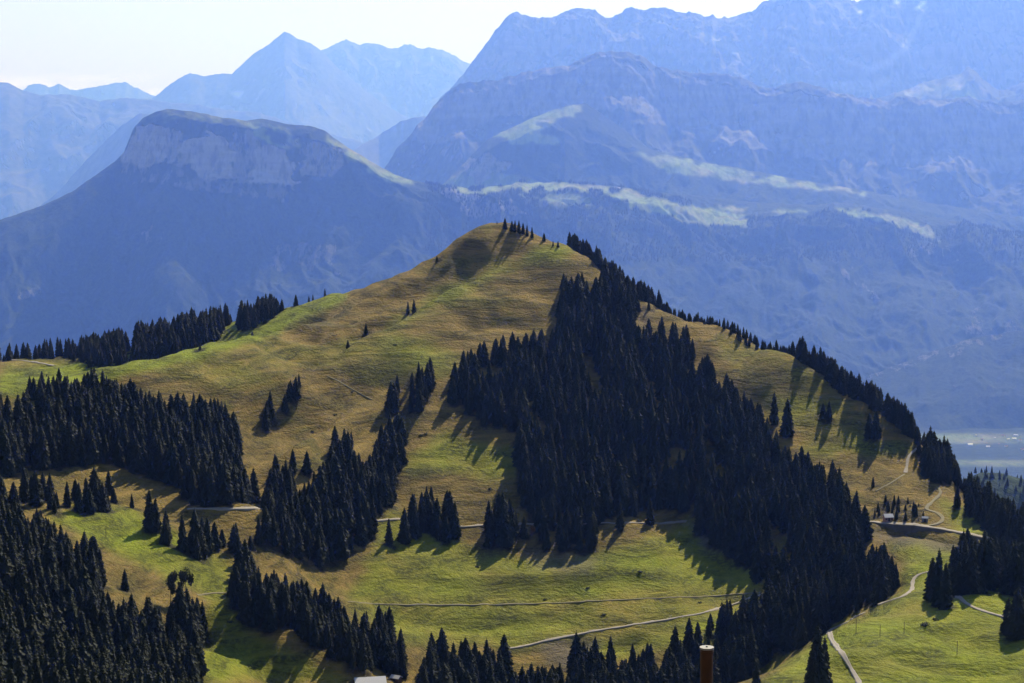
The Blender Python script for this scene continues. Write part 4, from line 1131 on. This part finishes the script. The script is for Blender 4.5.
def strip(name, pix, width, mat, lift=0.14, y0=500, y1=1340, label=None, crown=0.0):
    w = []
    for i in range(len(pix) - 1):
        n = max(2, int(math.hypot(pix[i + 1][0] - pix[i][0], pix[i + 1][1] - pix[i][1]) / 2))
        for k in range(n):
            f = k / n
            q = march(HG, pix[i][0] * (1 - f) + pix[i + 1][0] * f, pix[i][1] * (1 - f) + pix[i + 1][1] * f, y0, y1)
            if q: w.append(q)
    q = march(HG, *pix[-1], y0, y1)
    if q: w.append(q)
    w = np.array(w)[:, :2]
    # drop jumps, resample, smooth
    d = np.hypot(*np.diff(w, axis=0).T); keep = np.concatenate([[True], (d > 0.3) & (d < 60)]); w = w[keep]
    L = np.concatenate([[0], np.cumsum(np.hypot(*np.diff(w, axis=0).T))])
    t = np.arange(0, L[-1], 1.2)
    w = np.stack([np.interp(t, L, w[:, 0]), np.interp(t, L, w[:, 1])], 1)
    ker = np.hanning(13); ker /= ker.sum()
    wp = np.pad(w, ((6, 6), (0, 0)), 'edge')
    w = np.stack([np.convolve(wp[:, 0], ker, 'valid'), np.convolve(wp[:, 1], ker, 'valid')], 1)
    tg = np.gradient(w, axis=0); tg /= np.linalg.norm(tg, axis=1, keepdims=True) + 1e-9
    nn = np.stack([-tg[:, 1], tg[:, 0]], 1)
    ww = width * (1 + 0.4 * noise2(t / 5, t * 0 + width) + 0.25 * noise2(t / 1.7, t * 0 + 5))
    offs = np.linspace(-.5, .5, 5)
    X = w[:, 0:1] + nn[:, 0:1] * offs[None] * ww[:, None]; Y = w[:, 1:2] + nn[:, 1:2] * offs[None] * ww[:, None]
    Zc = HG(X, Y)
    zc = np.convolve(np.pad(Zc[:, 2], (6, 6), 'edge'), ker, 'valid')[:, None]
    Z = np.maximum(Zc + lift, zc + lift * 1.3 + crown * 0) 
    # skirts
    X = np.concatenate([X[:, :1], X, X[:, -1:]], 1); Y = np.concatenate([Y[:, :1], Y, Y[:, -1:]], 1)
    Z = np.concatenate([Zc[:, :1] - .4, Z, Zc[:, -1:] - .4], 1)
    o = put(name, grid_mesh(name, X, Y, Z), mat); o['kind'] = 'structure'
    return w

strip('hillside_path', [(345, 602), (400, 605), (480, 605), (560, 603), (640, 599), (700, 597), (765, 592)], 0.8, M_trail)
strip('gravel_path', [(500, 650), (520, 647), (545, 641), (600, 630), (640, 624), (700, 614), (735, 604), (752, 597), (767, 593)], 1.35, M_gravel)
strip('gravel_path', [(372, 521), (400, 519), (430, 523), (460, 527), (500, 524), (560, 524), (620, 523), (660, 523), (691, 521)], 1.3, M_gravel)
strip('road', [(185, 509), (220, 509), (266, 509)], 1.7, M_gravel)
strip('gravel_path', [(196, 595), (215, 593), (234, 594)], 0.8, M_trail)
road_w = strip('road', [(866, 522), (890, 524), (915, 526), (940, 529), (965, 534), (985, 538), (1001, 542)], 2.2, M_gravel, 0.3)
strip('footpath', [(918, 448), (908, 456), (907, 466), (905, 474)], 1.35, M_gravel)
strip('footpath', [(937, 486), (942, 493), (932, 502), (924, 510), (936, 512), (944, 518), (940, 524), (920, 527)], 1.5, M_trail)
strip('footpath', [(905, 474), (893, 482), (873, 493)], 0.9, M_trail)
strip('gravel_path', [(932, 571), (920, 573), (913, 578), (912, 590), (902, 598), (888, 601), (875, 607)], 1.3, M_gravel)
strip('gravel_path', [(868, 612), (850, 620), (838, 626), (828, 632), (832, 641), (842, 654), (852, 670), (860, 684), (864, 700)], 1.25, M_gravel)
strip('gravel_path', [(948, 588), (957, 596), (967, 605), (985, 612), (1005, 617), (1030, 622)], 1.35, M_gravel)
strip('road', [(-10, 360), (20, 360), (40, 363), (55, 366)], 1.7, M_gravel, y0=1290, y1=1700)
for pl in ([(312, 370), (345, 388), (375, 400)], [(345, 372), (325, 392), (300, 410)], [(400, 640), (430, 625), (340, 615)]):
    pass
strip('footpath', [(325, 375), (330, 377), (350, 388), (375, 401)], 0.5, M_trail)

# retaining wall under the right hand road
tgw = np.gradient(road_w, axis=0); tgw /= np.linalg.norm(tgw, axis=1, keepdims=True)
nnw = np.stack([tgw[:, 1], -tgw[:, 0]], 1)
if nnw[:, 1].mean() > 0: nnw = -nnw
o1 = road_w + nnw * 1.3; o2 = road_w + nnw * 1.7; o3 = road_w + nnw * 3.8
zt = HG(road_w[:, 0], road_w[:, 1]) + 0.1
X = np.stack([o1[:, 0], o1[:, 0], o2[:, 0], o3[:, 0]], 1); Y = np.stack([o1[:, 1], o1[:, 1], o2[:, 1], o3[:, 1]], 1)
zb = HG(o3[:, 0], o3[:, 1]) - 1.2
Z = np.stack([zt - 1.0, zt + 0.28, zt + 0.28, np.minimum(zb, zt - 3.2)], 1)
tag(put('retaining_wall', grid_mesh('retaining_wall', X, Y, Z, smooth=False), M_wall), 'long dark stone embankment wall below the road on the right', 'wall')

# ------------------------------------------------------------------ buildings
M_roof_pale = plain('pale_metal_roof', (0.62, 0.60, 0.58), 0.5, var=0.1)
M_roof_red = plain('tile_roof', (0.30, 0.13, 0.08), 0.8)
M_plaster = plain('plaster', (0.72, 0.68, 0.62), 0.8, var=0.06)
M_wood = plain('dark_timber', (0.13, 0.075, 0.045), 0.8)
M_pink = plain('pinkish_boards', (0.42, 0.24, 0.19), 0.8)
M_dark = plain('dark_opening', (0.03, 0.03, 0.035), 0.4)
M_blue = plain('weathered_grey_blue', (0.16, 0.20, 0.27), 0.6)

def box_bm(bm, x0, x1, y0, y1, z0, z1):
    vs = [bm.verts.new(p) for p in ((x0, y0, z0), (x1, y0, z0), (x1, y1, z0), (x0, y1, z0), (x0, y0, z1), (x1, y0, z1), (x1, y1, z1), (x0, y1, z1))]
    for f in ((0, 3, 2, 1), (4, 5, 6, 7), (0, 1, 5, 4), (1, 2, 6, 5), (2, 3, 7, 6), (3, 0, 4, 7)): bm.faces.new([vs[i] for i in f])

def bm_obj(name, fn, mat, parent):
    bm = bmesh.new(); fn(bm); me = bpy.data.meshes.new(name); bm.to_mesh(me); bm.free()
    return put(name, me, mat, parent)

def house(name, loc, rz, w, d, hw, hr, wall_m, roof_m, label, cat, group=None, chimney=False, gable_front=False, detail=True, win=3):
    e = empty(name, loc, rz); tag(e, label, cat, group)
    def walls(bm):
        box_bm(bm, -w / 2, w / 2, -d / 2, d / 2, -2.0, hw)
        for s in (-1, 1):
            a = [bm.verts.new(p) for p in ((s * w / 2, -d / 2, hw), (s * w / 2, d / 2, hw), (s * w / 2, 0, hw + hr * 0.97))]
            b = [bm.verts.new(p) for p in ((s * (w / 2 - .2), -d / 2, hw), (s * (w / 2 - .2), d / 2, hw), (s * (w / 2 - .2), 0, hw + hr * 0.97))]
            bm.faces.new(a); bm.faces.new(b[::-1])
            bm.faces.new((a[0], a[2], b[2], b[0])); bm.faces.new((a[2], a[1], b[1], b[2]))
    bm_obj('wall', walls, wall_m, e)
    ov = 0.12 * w ** 0.6
    def roof(bm):
        t = 0.18; k = hr / (d / 2)
        for s in (-1, 1):
            y1 = s * (d / 2 + ov); z1 = hw - ov * k
            P = [(-w / 2 - ov, 0, hw + hr), (w / 2 + ov, 0, hw + hr), (w / 2 + ov, y1, z1), (-w / 2 - ov, y1, z1)]
            lo = [bm.verts.new((p[0], p[1] , p[2] + 0.02)) for p in P]; up = [bm.verts.new((p[0], p[1], p[2] + t)) for p in P]
            bm.faces.new(up if s < 0 else up[::-1]); bm.faces.new(lo[::-1] if s < 0 else lo)
            for i in range(4): bm.faces.new((lo[i], lo[(i + 1) % 4], up[(i + 1) % 4], up[i]))
    r = bm_obj('roof', roof, roof_m, e)
    if detail:
        for i in range(win):
            xx = -w / 2 + (i + .5) * w / win
            if i == win // 2:
                bm_obj('door', lambda bm: box_bm(bm, xx - .45, xx + .45, -d / 2 - .05, -d / 2 + .02, 0, min(2.0, hw * .85)), M_dark, e)
            else:
                bm_obj('window', lambda bm: box_bm(bm, xx - .4, xx + .4, -d / 2 - .04, -d / 2 + .02, hw * .4, hw * .75), M_dark, e)
    if chimney:
        c = bm_obj('chimney', lambda bm: box_bm(bm, w * .2, w * .2 + .5, -.25, .25, hw + hr * .5, hw + hr + .6), M_plaster, r)
    return e

q = march(HG, 888, 520.5); house('mountain_hut', (q[0], q[1] , q[2] - 0.1), 0.15, 3.4, 2.8, 1.7, 1.0, M_pink, M_roof_pale, 'small pinkish hut with a pale gable roof beside the road on the right', 'hut')
q = march(HG, 925, 521.5); house('shed', (q[0], q[1], q[2] - 0.1), -0.2, 2.2, 1.8, 1.5, 0.5, M_blue, M_blue, 'tiny grey blue shed in the shade above the road', 'shed', win=1)
q = march(HG, 370, 691, 400); house('farm_building', (q[0], q[1], q[2] + 0.2), 0.2, 9, 7.5, 2.2, 2.0, M_wood, M_roof_pale, 'dark timber farm building with a pale metal roof at the bottom edge', 'building')
q = march(HG, 396, 682, 400); house('shed', (q[0], q[1], q[2]), -0.5, 3.2, 2.4, 1.6, 0.7, M_wood, M_roof_pale, 'tiny timber shed with a pale roof right of the farm building', 'shed', win=1)
x, y, z = at(619, 188.5, 12550 * FAR); house('farm_building', (float(x), float(y), float(z)), 0, 26, 16, 8, 5, M_plaster, M_roof_pale, 'far away farmhouse on the hazy green alp right above the summit trees', 'building', detail=False)

# town in the valley, on the valley floor
def floor_pt(px, py):
    a, b = ray(px, py); Y = FLOOR / b
    return float(a * Y), float(Y)
TOWN = [(970, 446, 34, 1), (988, 447, 26, 1), (1003, 436, 26, 0), (1014, 441, 30, 1), (1020, 442, 22, 0), (1008, 441, 20, 1), (1016, 436, 30, 1), (982, 440, 20, 0), (999, 444, 16, 0), (1006, 447, 20, 0), (976, 436, 14, 1), (1022, 450, 20, 0), (995, 438, 14, 1), (1019, 424, 20, 0), (993, 423, 16, 1), (1012, 421, 14, 0), (977, 425, 14, 1), (987, 443, 14, 0)]
LB = ['large white roofed building at the left end of the valley town', 'white roofed building right of the large one at the left end of the valley town']
for i, (px, py, w, kind) in enumerate(TOWN):
    x, y = floor_pt(px, py)
    e = house('town_house', (x, y, FLOOR + 16 * float(fbm(np.array([x / 420]), np.array([y / 420]), 3)[0])), RNG.uniform(-.7, .7), w * 1.0, w * .6, w * .3, w * .15, M_plaster, M_roof_pale if kind else M_roof_red,
          LB[i] if i < 2 else ('hazy house with a pale roof in the distant valley town' if kind else 'hazy house with a dull red roof in the distant valley town'), 'house', 'houses of the distant valley town', detail=False)

# ------------------------------------------------------------------ rusty chimney close to the camera
M_rusty, nt, n_, l_, p_ = new_mat('rusty_metal')
_f = scaled_noise(nt, (1, 1, 0.35), 3.0, 6, 0.65)
l_.new(mixc(nt, ramp(nt, _f, (0.35, 0.65)), (0.030, 0.010, 0.004), (0.070, 0.023, 0.008)), p_.inputs['Base Color'])
p_.inputs['Roughness'].default_value = 0.75; p_.inputs['Metallic'].default_value = 0.2
M_zinc = plain('pale_zinc', (0.22, 0.21, 0.20), 0.6, 0.2, 0.2, 6)
cx0, cy0, cz0 = [float(v) for v in at(706.8, 647, 50)]
gz = float(HG(cx0, cy0))
ch = empty('chimney_pipe', (cx0, cy0, gz)); tag(ch, 'rust brown metal chimney pipe with a pale cap at the bottom edge', 'chimney')
Hc = cz0 - gz
put('pipe', cone('pipe', 0.165, 0.165, -0.3, Hc - 0.04, 32, M_rusty), None, ch)
put('collar', cone('collar', 0.175, 0.175, Hc - 0.16, Hc - 0.10, 32, M_rusty), None, ch)
cap = put('cap', cone('cap', 0.185, 0.185, Hc - 0.05, Hc + 0.0, 32, M_zinc), None, ch)
put('knob', cone('knob', 0.03, 0.02, Hc + 0.003, Hc + 0.03, 12, M_zinc), None, cap)

# ------------------------------------------------------------------ haze
hb = bmesh.new()
box_bm(hb, -43000, 43000, -900, 76500, FLOOR - 20, 4600)
hm = bpy.data.meshes.new('haze'); hb.to_mesh(hm); hb.free()
M_h = bpy.data.materials.new('haze'); M_h.use_nodes = True
nt = M_h.node_tree; nt.nodes.clear()
ho = nt.nodes.new('ShaderNodeOutputMaterial'); pv = nt.nodes.new('ShaderNodeVolumePrincipled')
pv.inputs['Color'].default_value = (*HAZE_COLOR, 1)
pv.inputs['Absorption Color'].default_value = (1, 1, 1, 1)
pv.inputs['Density'].default_value = HAZE_DENSITY
pv.inputs['Anisotropy'].default_value = HAZE_G
nt.links.new(pv.outputs[0], ho.inputs['Volume'])
try: M_h.cycles.homogeneous_volume = True
except Exception: pass
hz = put('haze', hm, M_h); hz['kind'] = 'stuff'; hz['label'] = 'pale blue air haze over the whole view'
